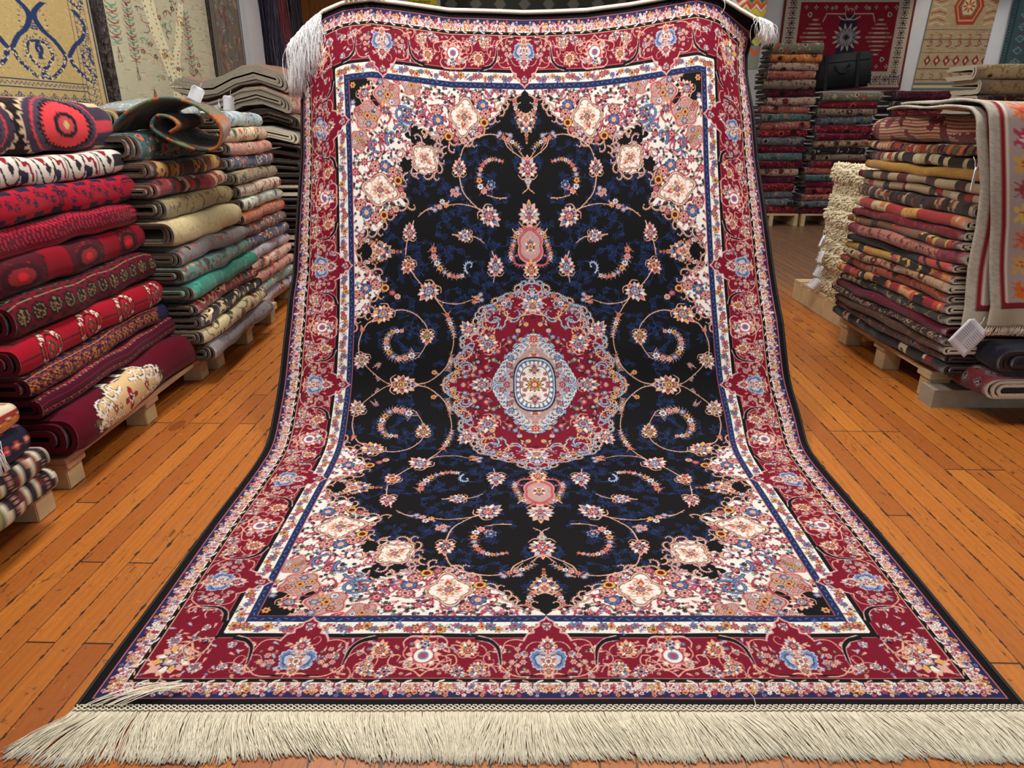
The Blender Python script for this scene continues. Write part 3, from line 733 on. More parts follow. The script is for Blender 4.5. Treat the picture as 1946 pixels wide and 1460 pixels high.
def quad(name, p, m):
    o = mesh_obj(name, p, [(0, 1, 2, 3)], m, smooth=False); o['kind'] = 'structure'; return o
wall_m = plain('white_plaster', (206, 208, 212), .8, .2, .04, 6); wall_d = plain('dim_plaster', (120, 118, 116), .85, .2, .08, 3); ceil_m = plain('ceiling_paint', (128, 125, 120), .9, .1, .04, 3)
fl = mesh_obj('floor', [(XL, YF, 0), (XR, YF, 0), (XR, YB, 0), (XL, YB, 0), (XL, YF, -.1), (XR, YF, -.1), (XR, YB, -.1), (XL, YB, -.1)], [(0, 1, 2, 3), (4, 7, 6, 5)], floor_m, smooth=False); fl['kind'] = 'structure'
quad('wall_left', [(XL, YF, 0), (XL, YB, 0), (XL, YB, HC), (XL, YF, HC)], wall_m)
quad('wall_back', [(XL, YB, 0), (XR, YB, 0), (XR, YB, HC), (XL, YB, HC)], wall_m)
quad('wall_right', [(XR, YB, 0), (XR, YF, 0), (XR, YF, HC), (XR, YB, HC)], wall_m)
quad('ceiling', [(XL, YF, HC), (XL, YB, HC), (XR, YB, HC), (XR, YF, HC)], ceil_m)
# shop front behind the camera: a wall with a wide window opening
bm = bmesh.new()
for c_, s_ in (((2.72, YF, .25), (10.95, .1, .5)), ((2.72, YF, 3.0), (10.95, .1, .6)), ((-2.5, YF, 1.6), (.5, .1, 2.2)), ((7.7, YF, 1.6), (1.0, .1, 2.2)), ((2.4, YF, 1.6), (.14, .1, 2.2))): box_bm(bm, c_, s_)
w = bm_obj('wall_front', bm, wall_d); w['kind'] = 'structure'
def area(name, loc, sx_, sy_, e, rot, col=(1, 1, 1)):
    l = bpy.data.lights.new(name, 'AREA'); l.shape = 'RECTANGLE'; l.size = sx_; l.size_y = sy_; l.energy = e; l.color = col
    ob = link(bpy.data.objects.new(name, l)); ob.location = loc; ob.rotation_euler = rot; return ob
area('window_daylight', (-.1, YF+.1, 1.6), 4.2, 2.0, 26, (PI/2, 0, 0), (.88, .94, 1))
area('window_daylight', (4.6, YF+.1, 1.6), 4.2, 2.0, 24, (PI/2, 0, 0), (.88, .94, 1))
lamp_m = NT('lamp_glow'); lamp_m.b.inputs['Emission Color'].default_value = (1, .93, .82, 1); lamp_m.b.inputs['Emission Strength'].default_value = 2.0; lamp_m = lamp_m.m
steel_m = plain('lamp_casing', (215, 215, 212), .5, .4, .03)
for i, (x, y, e) in enumerate(((-.9, 2.25, 78), (.95, 2.3, 78), (-1.0, 4.1, 36), (1.9, 4.2, 28), (4.2, 3.2, 20), (-1.2, 6.8, 30), (1.6, 7.0, 24), (4.2, 7.3, 17), (6.4, 6.8, 22))):
    r = empty('ceiling_lamp', (x, y, HC-.03)); tag(r, 'rectangular white ceiling lamp above the shop floor', 'lamp', 'ceiling lamps of the shop')
    box('casing', (0, 0, 0), (.62, 1.22, .05), steel_m, r); box('diffuser', (0, 0, -.032), (.56, 1.16, .012), lamp_m, r)
    area('ceiling_light', (x, y, HC-.08), .56, 1.16, e, (0, 0, 0), (1, .965, .91))
def spot(loc, tgt, e, ang=50, col=(1, .9, .74), blend=.6):
    l = bpy.data.lights.new('spot_light', 'SPOT'); l.energy = e; l.spot_size = math.radians(ang); l.spot_blend = blend; l.color = col; l.shadow_soft_size = .05
    ob = link(bpy.data.objects.new('spot_light', l)); ob.location = loc; d = Vector(tgt)-Vector(loc); ob.rotation_euler = d.to_track_quat('-Z', 'Y').to_euler()
spot((-1.2, 4.0, 3.15), (-2.7, 4.4, 1.7), 62, 62, (1, .95, .86)); spot((-1.3, 5.2, 3.15), (-2.7, 5.7, 1.7), 62, 60, (1, .95, .86)); spot((5.4, 8.2, 3.1), (5.7, 9.9, 2.2), 60, 46)
spot((7.0, 8.2, 3.1), (6.9, 9.9, 2.2), 40, 46, (.9, .95, 1)); spot((-.6, 8.5, 3.1), (.2, 9.9, 2.4), 30, 60)
wd = bpy.data.worlds.new('world'); scene.world = wd; wd.use_nodes = True; wd.node_tree.nodes['Background'].inputs[0].default_value = (.75, .85, 1, 1); wd.node_tree.nodes['Background'].inputs[1].default_value = .4
scene.view_settings.view_transform = 'Standard'; scene.view_settings.look = 'None'; scene.view_settings.exposure = EXPO; scene.view_settings.gamma = 1.0
# ------------------------------------------------------------------ the big silk rug, held up at its far end and flowing onto the floor
U = .00212
def rug_tables():
    ys = [1343, 1250, 1167, 1080, 1000, 950, 893, 850, 810, 732, 650, 600, 534, 400, 300, 172, 100, 27]
    zz = {850: 2.90, 810: 2.972, 732: 3.06, 650: 3.10, 600: 3.13, 534: 3.15, 400: 3.17, 300: 3.18, 172: 3.17, 100: 3.165, 27: 3.16}
    vs, Ys, hs = [], [], []
    for y in ys:
        v = float(np.interp(-y, [-r for r in ROWS_Y], ROWS_V))
        if y in zz: p = at_depth(973, y, zz[y]*.8731)
        else: p = at_h(973, y, 0.004)
        vs.append(v); Ys.append(p[1]); hs.append(max(.004, p[2]))
    vd = np.linspace(0, 1434, 500); Yd = np.interp(vd, vs, Ys); hd = np.interp(vd, vs, hs)
    k = np.hanning(45); k /= k.sum()
    def sm(a):
        p = np.pad(a, 22, mode='reflect', reflect_type='odd'); return np.convolve(p, k, 'valid')
    Yd, hd = sm(Yd), np.maximum(.004, sm(hd))
    return vd, Yd, hd
_vd, _Yd, _hd = rug_tables()
_yrow = lambda v: np.interp(v, ROWS_V, ROWS_Y)
def silk_surface(u, v):
    """u, v arrays (pattern units, u from the axis, v from the bottom end) -> points"""
    u = np.asarray(u, float); v = np.asarray(v, float)
    Yc = np.interp(v, _vd, _Yd); hc = np.interp(v, _vd, _hd)
    dv = 3.0; tY = np.interp(np.minimum(v+dv, 1434), _vd, _Yd)-np.interp(np.maximum(v-dv, 0), _vd, _Yd); th = np.interp(np.minimum(v+dv, 1434), _vd, _hd)-np.interp(np.maximum(v-dv, 0), _vd, _hd)
    l = np.hypot(tY, th)+1e-9; tY, th = tY/l, th/l
    y = _yrow(v)
    Xc = np.interp(y, [27, 140, 300, 600, 732, 893, 1343], np.array([.052, .056, .071, .096, .101, .103, .0915])*.8731)
    Xc = Xc+np.interp(v, [0, 1434], [0, 0])
    pm = np.where(u > 0, np.interp(y, [27, 40, 74, 116, 204, 293, 375, 436, 501, 551, 612], [.3, .7, .85, .85, .68, .6, .45, .35, .25, .15, 0]),
                  np.interp(y, [27, 53, 150, 285, 371, 440, 514, 568, 640, 732], [.6, .66, .9, .8, .65, .55, .45, .25, .12, 0]))
    wid = np.interp(v, [0, 330], [.987, 1.0])*(1+np.where(u > 0, .016, .004)*np.exp(-((y-800)/60.0)**2))
    a = np.abs(u); s0 = 318.0; w = 469-s0
    tt = np.clip((a-s0)/w, 0, 1); phi = pm*tt**.8
    # integrate the curl of the side borders (mean angle along the strip)
    ks = np.linspace(0, 1, 9)[1:]; lat = np.zeros_like(a); back = np.zeros_like(a)
    for k in ks:
        ph = pm*(tt*(k-.0625))**.8; lat += np.cos(ph)/8; back += np.sin(ph)/8
    x = np.sign(u)*(np.minimum(a, s0)+tt*w*lat)*U*wid; bk = tt*w*back*U
    # the far end hangs between two pairs of hands
    off = np.interp(u, [-469, -425, -385, -345, -290, -220, -140, 0, 120, 200, 280, 330, 375, 420, 469], [-40, -14, 8, 19, 24, 15, 4, 0, 4, 14, 28, 36, 30, 10, -8])
    wgt = np.interp(v, [950, 1299, 1434], [0, .95, 1.0]); cor = np.interp(v, [1180, 1434], [0, 1])**1.6
    offw = np.where(a > 385, off*cor+np.where(off < 0, 12*(wgt-cor), 0), off*wgt)*U
    rip = .006*np.sin(u/70.0+.6)*np.interp(v, [500, 900, 1434], [0, .6, 1])+.004*np.sin(u/31.0)*np.interp(v, [1000, 1434], [0, 1])
    Yc = Yc+tY*offw+th*(bk+rip); hc = hc+th*offw-tY*bk
    hc = np.maximum(hc, .004+.0015*np.sin(u/55.0+v/90.0)**2)
    return np.stack([Xc+x, Yc, hc], -1)
silk = empty('silk_rug', (0, 1.1, 0))
tag(silk, 'large silk rug with black floral field and red border, held up at its far end', 'rug')
silk_m = pattern_mat('silk_pile', sheen=.05, rough=.7, spec=.12, bump=.12)
cq = silk_quarter(2.5).a
nu, nv = int(1220*RUGQ), int(1500*RUGQ)
ug = np.linspace(-469, 469, nu)
dens = np.interp(np.linspace(0, 1434, 400), [0, 200, 500, 700, 1434], [1.45, 1.2, .85, .85, 1.0]); cum = np.concatenate([[0], np.cumsum(dens)])[:400]; cum = cum/cum[-1]
vg = np.interp(np.linspace(0, 1, nv), cum, np.linspace(0, 1434, 400))
UU, VV = np.meshgrid(ug, vg)
def samp(a_, b_):
    i = np.clip((b_*2.5).astype(int), 0, cq.shape[0]-1); j = np.clip((a_*2.5).astype(int), 0, cq.shape[1]-1); return cq[i, j].astype(np.float32)
colr = np.zeros(UU.shape+(3,), np.float32)
for du, dv in ((-.2, -.2), (.2, -.2), (-.2, .2), (.2, .2)):
    colr += samp(np.abs(UU+du), np.abs(VV+dv-717))/4
P = silk_surface(UU, VV)-np.array([0, 1.1, 0])
grid_obj('pile', P, silk_m, silk, colors=colr)
del colr, P
ub, vb = np.meshgrid(np.linspace(-468, 468, 100), np.linspace(1, 1433, 160))
Pb = silk_surface(ub, vb)-np.array([0, 1.1, 0]); Pt = silk_surface(ub, np.minimum(vb+4, 1434))-np.array([0, 1.1, 0])
nb = np.cross(np.gradient(Pb, axis=1), np.gradient(Pb, axis=0)); nb /= np.linalg.norm(nb, axis=2)[..., None]
Pb = Pb-nb*.0035; Pb[..., 2] = np.maximum(Pb[..., 2], .0012)
grid_obj('backing', Pb, plain('rug_back', (96, 60, 62), .9, .1, .2, 60), silk)
cord_m = plain('black_selvedge', (16, 16, 20), .6, .3); white_t = plain('white_cotton', (238, 230, 206), .85, .2, .06, 90, .3); cool_t = plain('pale_silk_thread', (244, 244, 246), .7, .3, .06, 90, .3)
O = np.array([0, 1.1, 0])
for sg in (-1, 1):
    v_ = np.linspace(0, 1434, 200); pts = silk_surface(np.full(200, sg*469.0), v_)-O
    strands('selvedge', [pts], .0045, cord_m, silk, 6)
# woven heading and knots at both ends
rf = random.Random(3)
def heading(vv, sgn, name):
    L = []
    for r_ in range(3):
        pts = []
        uu = np.linspace(-468, 468, 620); p = silk_surface(uu, np.full(620, vv))-O
        for k in range(620):
            ph = k*PI/2+r_*2.1; pts.append(p[k]+np.array([0, sgn*(.004+.005*r_), .004]) * (1 if sgn < 0 else 0)+(np.array([0, .0, .004+.005*r_]) if sgn > 0 else 0)+np.array([0, math.cos(ph)*.0022, abs(math.sin(ph))*.0025]))
        L.append(np.array(pts))
    return strands(name, L, .0019, white_t if True else cord_m, silk, 4)
heading(0.0, -1, 'knotted_heading'); 
ang = lambda u: np.interp(u, [-469, -450, -425, -395, -300, -200, -110, -60, 0, 90, 200, 300, 380, 469], np.radians([-52, -44, -24, 8, 24, 26, 20, -14, 8, 24, 30, 14, 26, 18]))
L = []
e0 = silk_surface(np.linspace(-469, 469, 1000), np.zeros(1000))
for i in range(int(4600*max(.6, RUGQ))):
    u = rf.uniform(-469, 469); k = int((u+469)/938*999); b = e0[k]-O
    a = float(ang(u))+rf.gauss(0, .085)+.13*math.sin(u/23.0)+.06*math.sin(u/7.0); ln = rf.uniform(.100, .128)*(1.12 if u < -420 else 1.0); bend = (.15+.3*math.sin(u/41.0+1)+rf.gauss(0, .16))*(1 if u < 0 else .7)
    z0 = .003+rf.random()*.012; pts = [b+np.array([0, -.012, .002])]; x, y = pts[0][0], pts[0][1]
    for s in range(1, 7):
        f = s/6; aa = a*min(1, f*1.8)+bend*f*f; x += math.sin(aa)*ln/6; y -= math.cos(aa)*ln/6
        pts.append(np.array([x, y, .0025+z0*math.sin(min(1, f*1.1)*PI)*.9+rf.uniform(0, .0015)]))
    L.append(np.array(pts))
for i in range(14):    # a few threads thrown back over the black end
    x0 = -.86+.09*rf.random(); b = np.array([x0-.02, e0[0][1]-1.1-.01, .012]); d = np.array([.13+rf.uniform(-.02, .02), .045+rf.uniform(-.012, .02), 0])
    L.append(np.array([b+d*f+np.array([0, 0, .004+.012*math.sin(f*PI)]) for f in np.linspace(0, 1, 6)]))
L.append(np.array([(.50, e0[0][1]-1.1-.01+f*.055, .008+.008*math.sin(f*3)) for f in np.linspace(0, 1, 6)])+np.array([[.004*math.sin(k), 0, 0] for k in range(6)]))
strands('bottom_fringe', L, .0010, white_t, silk)
# dark thread woven into the heading
ks = []
for r_ in range(2):
    uu = np.linspace(-468, 468, 620); p = silk_surface(uu, np.zeros(620))-O
    ks.append(np.array([p[k]+np.array([0, -.0065-.005*r_+(.002 if k % 2 else -.002), .0065]) for k in range(620)]))
strands('dark_heading_thread', ks, .0009, cord_m, silk)
# far end: rolled white cord, with the fringe folded behind it and tassels falling at both corners
uu = np.linspace(-452, 462, 900); pe = silk_surface(uu, np.full(900, 1434.0))-O
roll = []
for r_ in range(3):
    roll.append(np.array([pe[k]+np.array([0, math.cos(k*.8+r_*2.1)*.0048-.004, .0065+math.sin(k*.8+r_*2.1)*.0048]) for k in range(900)]))
strands('top_cord', roll, .0038, white_t, silk, 6)
kn = [np.array([pe[k]+np.array([0, -.006+.002*math.cos(k*1.57+c), .002+.0022*math.sin(k*1.57+c)]) for k in range(900)]) for c in (0, 3.14)]
strands('top_heading', kn, .0022, cool_t, silk, 4)
strands('dark_heading_thread', [np.array([pe[k]+np.array([0, -.0095, -.0015+(.003 if k % 2 else -.001)]) for k in range(900)])], .0009, cord_m, silk)
def tassel(name, u0, u1, n, ln, spread, back=0.0):
    L = []
    for i in range(n):
        u = rf.uniform(u0, u1); b = silk_surface(np.array([u]), np.array([1434.0]))[0]-O
        d = np.array([rf.gauss(spread, .018), -.02+rf.uniform(-.03, .02), 0]); l_ = ln*rf.uniform(.75, 1.1); pts = []
        for s in range(8):
            f = s/7; pts.append(b+np.array([0, -.008, .008])+d*math.sin(f*PI/2)*.9+np.array([.012*math.sin(f*5+i), -.012*math.sin(f*PI), -l_*f**1.35+.012*math.sin(f*PI)]))
        L.append(np.array(pts))
    return strands(name, L, .0010, cool_t, silk)
tassel('corner_tassel', -467, -392, int(300), .22, -.004)
tassel('corner_tassel', 448, 469, 80, .085, .035)
thr = silk_surface(np.array([380.0]), np.array([1434.0]))[0]-O
strands('loose_thread', [np.array([thr+np.array([.01*math.sin(f*3)-.012*f, -.02-.01*math.sin(f*PI), -.055*f]) for f in np.linspace(0, 1, 8)])], .0010, cool_t, silk)
# ------------------------------------------------------------------ folded rugs: nested loops of thick cloth, the fold facing f
def fold_rug(A, B, f, th, D, mat, back, rings=2, w=.011, wob=.002, nt=14, seed=0, paint=None, flat=.55, endsag=0.0, sagf=None, skew=0.0, name='folded_rug', bul=.18):
    """A, B: ends of the fold's front line at mid height; f: unit vector (x, y) the fold faces; th: thickness; D: depth to the back"""
    r = random.Random(seed*7+1)
    A, B = Vector(A), Vector(B); ax = B-A; Ln = ax.length; ax.normalize()
    fx = Vector((f[0], f[1], 0)); up = Vector((0, 0, 1))
    org = A.copy(); org.z = A.z-th/2
    V, F, UVs, MI, Cc = [], [], [], [], []
    ph = [r.uniform(0, 6.28) for _ in range(6)]
    nt_all = nt
    w = min(w, th*(.24 if rings < 4 else .2))
    for k in range(rings):
        na = 12 if paint is None or k else 38; nt = nt_all if k == 0 else min(nt_all, 16)
        R = th/2-k*(w*1.04); front = -k*(w*1.3+.002)-(.0 if k == 0 else .003)
        if R-w*.5 < w*.5: break
        rx = R*flat*1.25
        def path(R_, rx_, fr):
            P = []
            nb = 5 if paint is None or k else 12
            for i in range(nb): P.append((fr-D+(D-rx_)*i/nb, R_))
            for i in range(na+1):
                a = PI/2-PI*i/na; P.append((fr-rx_+rx_*abs(math.cos(a))**.8, R_*math.copysign(abs(math.sin(a))**.9, math.sin(a))))
            for i in range(nb-1, -1, -1): P.append((fr-D+(D-rx_)*i/nb, -R_))
            return P
        Po = path(R, rx, front); Ri = max(R-w, w*.3); Pi = path(Ri, max(rx-w, w*.25), front-w)
        s = [0]
        for i in range(1, len(Po)): s.append(s[-1]+math.hypot(Po[i][0]-Po[i-1][0], Po[i][1]-Po[i-1][1]))
        mid = s[len(s)//2]
        base = len(V); n = len(Po); ring = Po+Pi[::-1]; su = [q-mid for q in s]+[q-mid for q in s[::-1]]
        e0, e1 = r.uniform(-.012, .012)-k*.006, r.uniform(-.012, .012)
        for j in range(nt+1):
            tt = j/nt; t_ = tt*(Ln+e1-e0)+e0
            dz = wob*(math.sin(t_*9+ph[0])+.6*math.sin(t_*21+ph[1])); dp = wob*1.6*(math.sin(t_*7+ph[2])+.5*math.sin(t_*17+ph[3]))
            bulge = 1-bul*(max(0, 1-(t_-e0)/.05)+max(0, 1-(Ln+e1-t_)/.05))*(1 if k == 0 else 0)
            for (p, q_), u in zip(ring, su):
                sg = 0 if sagf is None else sagf(p, t_, Ln)
                d = .0015*math.sin(p*40+t_*30+ph[4])
                pos = org+ax*t_+fx*(p+dp+skew*(q_/th))+up*(th/2+q_*bulge+dz+d+sg)
                V.append(pos); UVs.append((u+ph[5]*.3, t_+ph[4]*.5)); Cc.append((u, t_))
        m = len(ring)
        for j in range(nt):
            for i in range(m):
                a = base+j*m+i; b = base+j*m+(i+1) % m; F.append((a, b, b+m, a+m)); MI.append(0 if i < n-1 or paint is None else 0)
        for j, fl_ in ((0, False), (nt, True)):
            for i in range(n-1):
                a = base+j*m+i; b = a+1; c = base+j*m+(m-1-i-1); d = base+j*m+(m-1-i)
                F.append((a, b, c, d) if not fl_ else (d, c, b, a)); MI.append(1)
    o_ = org.copy()
    me = bpy.data.meshes.new(name); me.from_pydata([tuple(v-o_) for v in V], [], F)
    me.polygons.foreach_set('use_smooth', [mi == 0 for mi in MI]); me.polygons.foreach_set('material_index', MI)
    l = me.uv_layers.new(name='UVMap'); idx = np.empty(len(me.loops), np.int32); me.loops.foreach_get('vertex_index', idx)
    l.data.foreach_set('uv', np.asarray(UVs, np.float32)[idx].ravel())
    if paint is not None:
        C, cu, cv = paint      # canvas, u of its middle, v of its top; canvas unit = millimetres
        cc = np.array(Cc)*1000; i = np.clip(((cc[:, 1]-cv)*C.p).astype(int), 0, C.H-1); j = np.clip(((cc[:, 0]+C.w/2-cu)*C.p).astype(int), 0, C.W-1)
        col = np.ones((len(V), 4), np.float32); col[:, :3] = lin(C.a[i, j]); ca = me.color_attributes.new('pattern', 'FLOAT_COLOR', 'POINT'); ca.data.foreach_set('color', col.ravel())
    me.materials.append(mat); me.materials.append(back); me.update()
    ob = link(bpy.data.objects.new(name, me)); ob.location = o_
    return ob
_mats = {}
def tx(key, *a, **k):
    if key not in _mats: _mats[key] = textile(key, *a, **k)
    return _mats[key]
ORD = ['topmost', 'second', 'third', 'fourth', 'fifth', 'sixth', 'seventh', 'eighth', 'ninth', 'tenth', 'eleventh', 'twelfth', 'thirteenth', 'fourteenth', 'fifteenth', 'sixteenth', 'seventeenth',
       'eighteenth', 'nineteenth', 'twentieth', 'twenty-first', 'twenty-second', 'twenty-third', 'twenty-fourth', 'twenty-fifth', 'twenty-sixth']
back_lt = plain('cream_weft', (206, 196, 174), .95, .1, .12, 160, .2); back_gy = plain('grey_weft', (142, 134, 120), .95, .1, .15, 160, .2)
back_dk = plain('dark_weft', (58, 46, 42), .95, .1, .2, 160, .2); back_rd = plain('maroon_weft', (92, 26, 36), .95, .1, .2, 160, .2)
wood_m = None
def wood(name, c):
    t = NT(name); o = t.obj(); n = t.noise(o, 9, 4, .6, 1.2); m = t.mix(n, tuple(v*.8 for v in c), tuple(min(255, v*1.12) for v in c))
    t.bump(n, .3, .003); return t.fin(m, .75, .25)
pal_pale = wood('pale_pallet_wood', (196, 172, 132)); pal_pink = wood('rosy_pallet_wood', (184, 142, 112)); pal_grey = wood('grey_pallet_wood', (150, 140, 122))
def pallet(x0, x1, y0, y1, h, label, group, boards='y', mat=None, ang=0.0, blocks=None):
    mat = mat or pal_pale
    cx, cy = (x0+x1)/2, (y0+y1)/2; r = empty('wooden_pallet', (cx, cy, 0), ang); tag(r, label, 'pallet', group)
    W_, L_ = x1-x0, y1-y0
    td = .020; tb = .020; hb = h-td-tb
    if boards == 'y':
        n = 5
        for i in range(n):
            box('deck_board', (-W_/2+.05+(W_-.10)*i/(n-1), 0, h-td/2), (.098, L_, td), mat, r, bev=.002)
        for j in blocks or (-1, 0, 1):
            y = j*(L_/2-.05); box('bearer', (0, y, hb+tb/2), (W_, .10, tb), mat, r, bev=.002)
            for i in (-1, 0, 1): box('block', (i*(W_/2-.055), y, hb/2), (.085, .085, hb), pal_pale, r, bev=.003)
    else:
        n = 7
        for i in range(n): box('deck_board', (0, -L_/2+.05+(L_-.10)*i/(n-1), h-td/2), (W_, .095, td), mat, r, bev=.002)
        for i in (-1, 0, 1): box('stringer', (i*(W_/2-.022), 0, (h-td)/2), (.044, L_, h-td), mat, r, bev=.003)
    return r
# ------------------------------------------------------------------ painted rugs of the front left stack (millimetre canvases: x across the fold, y along it)
wool_m = pattern_mat('wool_pile', sheen=.1, rough=.92, spec=.1, bump=.5, scale=500)
def band_canvas(bg, L=1250, W=420, ppu=.35): return Canvas(W, L, ppu, bg)
def cv_zigzag():
    C = band_canvas((46, 24, 26)); m = 210
    for cy in (60, 560, 1060):
        for r, c in ((330, (26, 18, 22)), (300, (196, 172, 140)), (285, (60, 48, 66)), (240, (200, 60, 70)), (228, (70, 60, 78)), (190, (22, 16, 20)), (165, (214, 64, 70)), (90, (30, 22, 30)), (60, (190, 70, 74)), (22, (205, 170, 120))):
            pts = []
            for k in range(64):
                a = k/64*2*PI; rr = r*(1+(.09 if k % 2 else -.03)*(1 if r in (330, 300, 190, 165, 90) else .2)); pts.append((m+math.cos(a)*rr*.48, cy+math.sin(a)*rr*.8))
            C.poly(pts, c)
    for k in range(26):
        y = k*50; C.poly([(0, y), (46, y+25), (0, y+50)], (176, 40, 60)); C.poly([(0, y+12), (22, y+25), (0, y+38)], (205, 180, 150)); C.poly([(420, y), (380, y+25), (420, y+50)], (176, 40, 60))
    return C
def cv_white():
    C = band_canvas((206, 198, 188)); N_, M_, D_ = (44, 38, 66), (128, 26, 40), (40, 32, 38)
    for k in range(7):
        y = k*190
        C.line([(150, y+10), (240, y+40), (250, y+95), (160, y+120)], D_, 9, 9, True)
        C.poly([(130, y+60), (160, y+40), (190, y+60), (160, y+84)], M_); C.poly([(176, y+72), (200, y+58), (224, y+74), (200, y+92)], D_)
        C.line([(250, y+100), (285, y+112), (262, y+132), (300, y+150)], M_, 11)
        C.line([(120, y+130), (190, y+142), (180, y+165), (240, y+176)], M_, 12); C.poly([(200, y+110), (262, y+120), (250, y+150), (216, y+150)], N_)
        C.poly([(282, y+30), (306, y+48), (296, y+72), (272, y+64)], N_); C.line([(100, y), (330, y+4)], D_, 5)
    C.rect(0, 112, 0, 1250, (128, 26, 40)); C.rect(318, 420, 0, 1250, (60, 30, 40))
    return C
def cv_redbars():
    C = band_canvas((156, 18, 40)); D_ = (44, 26, 48)
    for k in range(12):
        y = k*105
        C.poly([(140, y+8), (165, y), (168, y+62), (143, y+70)], (30, 26, 50)); C.poly([(235, y+52), (256, y+44), (259, y+100), (238, y+106)], (30, 26, 50))
        for cx, cy in ((195, y+20), (210, y+58), (180, y+88), (268, y+12), (284, y+48), (120, y+50), (265, y+80)):
            C.polar(cx, cy, 17, lambda t: .7+.3*np.cos(5*t), [(1, D_), (.5, (120, 30, 46)), (.25, D_)], cy); C.line([(cx, cy), (cx+20, cy+14)], D_, 3)
    for x in (108, 312): C.line([(x, 0), (x, 1250)], D_, 7)
    for y in (270, 285, 800, 815): C.line([(100, y), (210, y+30), (320, y)], D_, 8)
    return C
def cv_vermic():
    C = band_canvas((146, 15, 38)); D_ = (64, 16, 32); R = random.Random(2)
    C.rect(150, 232, 0, 1250, (84, 18, 34))
    for k in range(60):
        y = k*21; C.line([(156, y), (180, y+14), (170, y+24), (204, y+8), (226, y+20)], (176, 28, 52), 6, 4, True); C.line([(262, y), (276, y+8), (262, y+16)], D_, 5); C.line([(120, y+6), (138, y+10)], D_, 6)
    for x in (146, 236, 292): C.line([(x, 0), (x, 1250)], D_, 4)
    return C
def cv_blocks():
    C = band_canvas((126, 10, 28)); R = random.Random(4)
    for k, (y0, y1) in enumerate(((40, 250), (370, 640), (760, 1010), (1110, 1250))):
        C.poly([(0, y0), (420, y0+14), (420, y1), (0, y1-10)], (72, 18, 28))
        for i in range(90):
            x, y = R.uniform(0, 420), R.uniform(y0+8, y1-14); C.line([(x, y), (x+R.uniform(-16, 16), y+R.uniform(4, 20)), (x+R.uniform(-26, 26), y+R.uniform(8, 24))], R.choice([(30, 18, 24), (150, 24, 36), (104, 44, 30)]), 5, 2, True)
        for x in (90, 210, 330): C.ell(x, (y0+y1)/2, 42, (y1-y0)*.36, (54, 14, 24)); C.ell(x, (y0+y1)/2, 28, (y1-y0)*.24, (128, 34, 34)); C.ell(x, (y0+y1)/2, 13, 26, (196, 30, 44))
    return C
def cv_ovals(bg, line, dark, inner, p=78, rw=92):
    C = band_canvas(bg)
    for i in range(-1, 6):
        for k in range(17):
            x, y = 20+i*rw, k*p
            C.polar(x, y, p*.40, lambda t: .92+.08*np.cos(8*t), [(1.1, line), (1.0, dark), (.78, inner), (.66, dark), (.5, line), (.42, dark), (.2, inner)], 0, sx=1.15)
            for q_ in range(6): a = q_*1.05; C.line([(x+math.cos(a)*p*.16, y+math.sin(a)*p*.16), (x+math.cos(a)*p*.32, y+math.sin(a)*p*.32)], inner, 3)
            x2, y2 = x+rw/2, y+p/2; C.poly([(x2-14, y2), (x2, y2-22), (x2+14, y2), (x2, y2+22)], line); C.poly([(x2-9, y2), (x2, y2-14), (x2+9, y2), (x2, y2+14)], dark)
            C.line([(x2, y2-34), (x2, y2+34)], inner, 2)
    return C
def cv_guls():
    C = band_canvas((152, 14, 36)); W_ = (224, 212, 196)
    C.line([(120, 0), (120, 1250)], (60, 20, 30), 3); C.line([(210, 0), (210, 1250)], (60, 20, 30), 3); C.line([(330, 0), (330, 1250)], (60, 20, 30), 3)
    for k in range(6):
        y = 20+k*235
        for x in (210,):
            C.polar(x, y+20, 84, lambda t: .9+.1*np.abs(np.cos(2*t)), [(1.06, (40, 18, 26)), (1.0, (150, 60, 34)), (.86, (96, 26, 30)), (.72, (178, 26, 44)), (.6, (40, 24, 30)), (.5, (176, 30, 44)), (.3, W_), (.2, (44, 62, 50))], 0, sx=.72)
            for sx_ in (-1, 1):
                for sy_ in (-1, 1):
                    for j in range(3):
                        bx, by = x+sx_*(18+15*j), y+20+sy_*(42-12*j); C.line([(bx, by), (bx+sx_*11, by), (bx+sx_*11, by+sy_*10), (bx+sx_*4, by+sy_*11)], W_, 4.5)
            C.poly([(x-30, y+20), (x, y-4), (x+30, y+20), (x, y+44)], (44, 66, 52)); C.poly([(x-16, y+20), (x, y+8), (x+16, y+20), (x, y+32)], (190, 40, 44))
        for x in (120, 322):
            C.poly([(x-24, y+130), (x, y+110), (x+24, y+130), (x, y+150)], (50, 20, 26)); C.line([(x-34, y+120), (x-20, y+140), (x+20, y+120), (x+34, y+140)], (70, 60, 46), 4)
    return C
def cv_thin():
    C = band_canvas((72, 16, 34))
    for i, x in enumerate(range(60, 380, 17)):
        C.line([(x, 0), (x, 1250)], [(120, 26, 50), (38, 16, 32), (150, 60, 70), (46, 30, 60)][i % 4], 4)
        if i % 3 == 0:
            for k in range(62): C.line([(x+4, k*20), (x+13, k*20+9), (x+5, k*20+15)], [(176, 40, 66), (150, 110, 70)][k % 2], 4)
    C.rect(238, 270, 0, 1250, (30, 28, 52))
    for k in range(34): C.poly([(242, k*37), (256, k*37+4), (264, k*37+24), (246, k*37+26)], [(170, 130, 70), (120, 50, 40), (60, 66, 110)][k % 3])
    return C
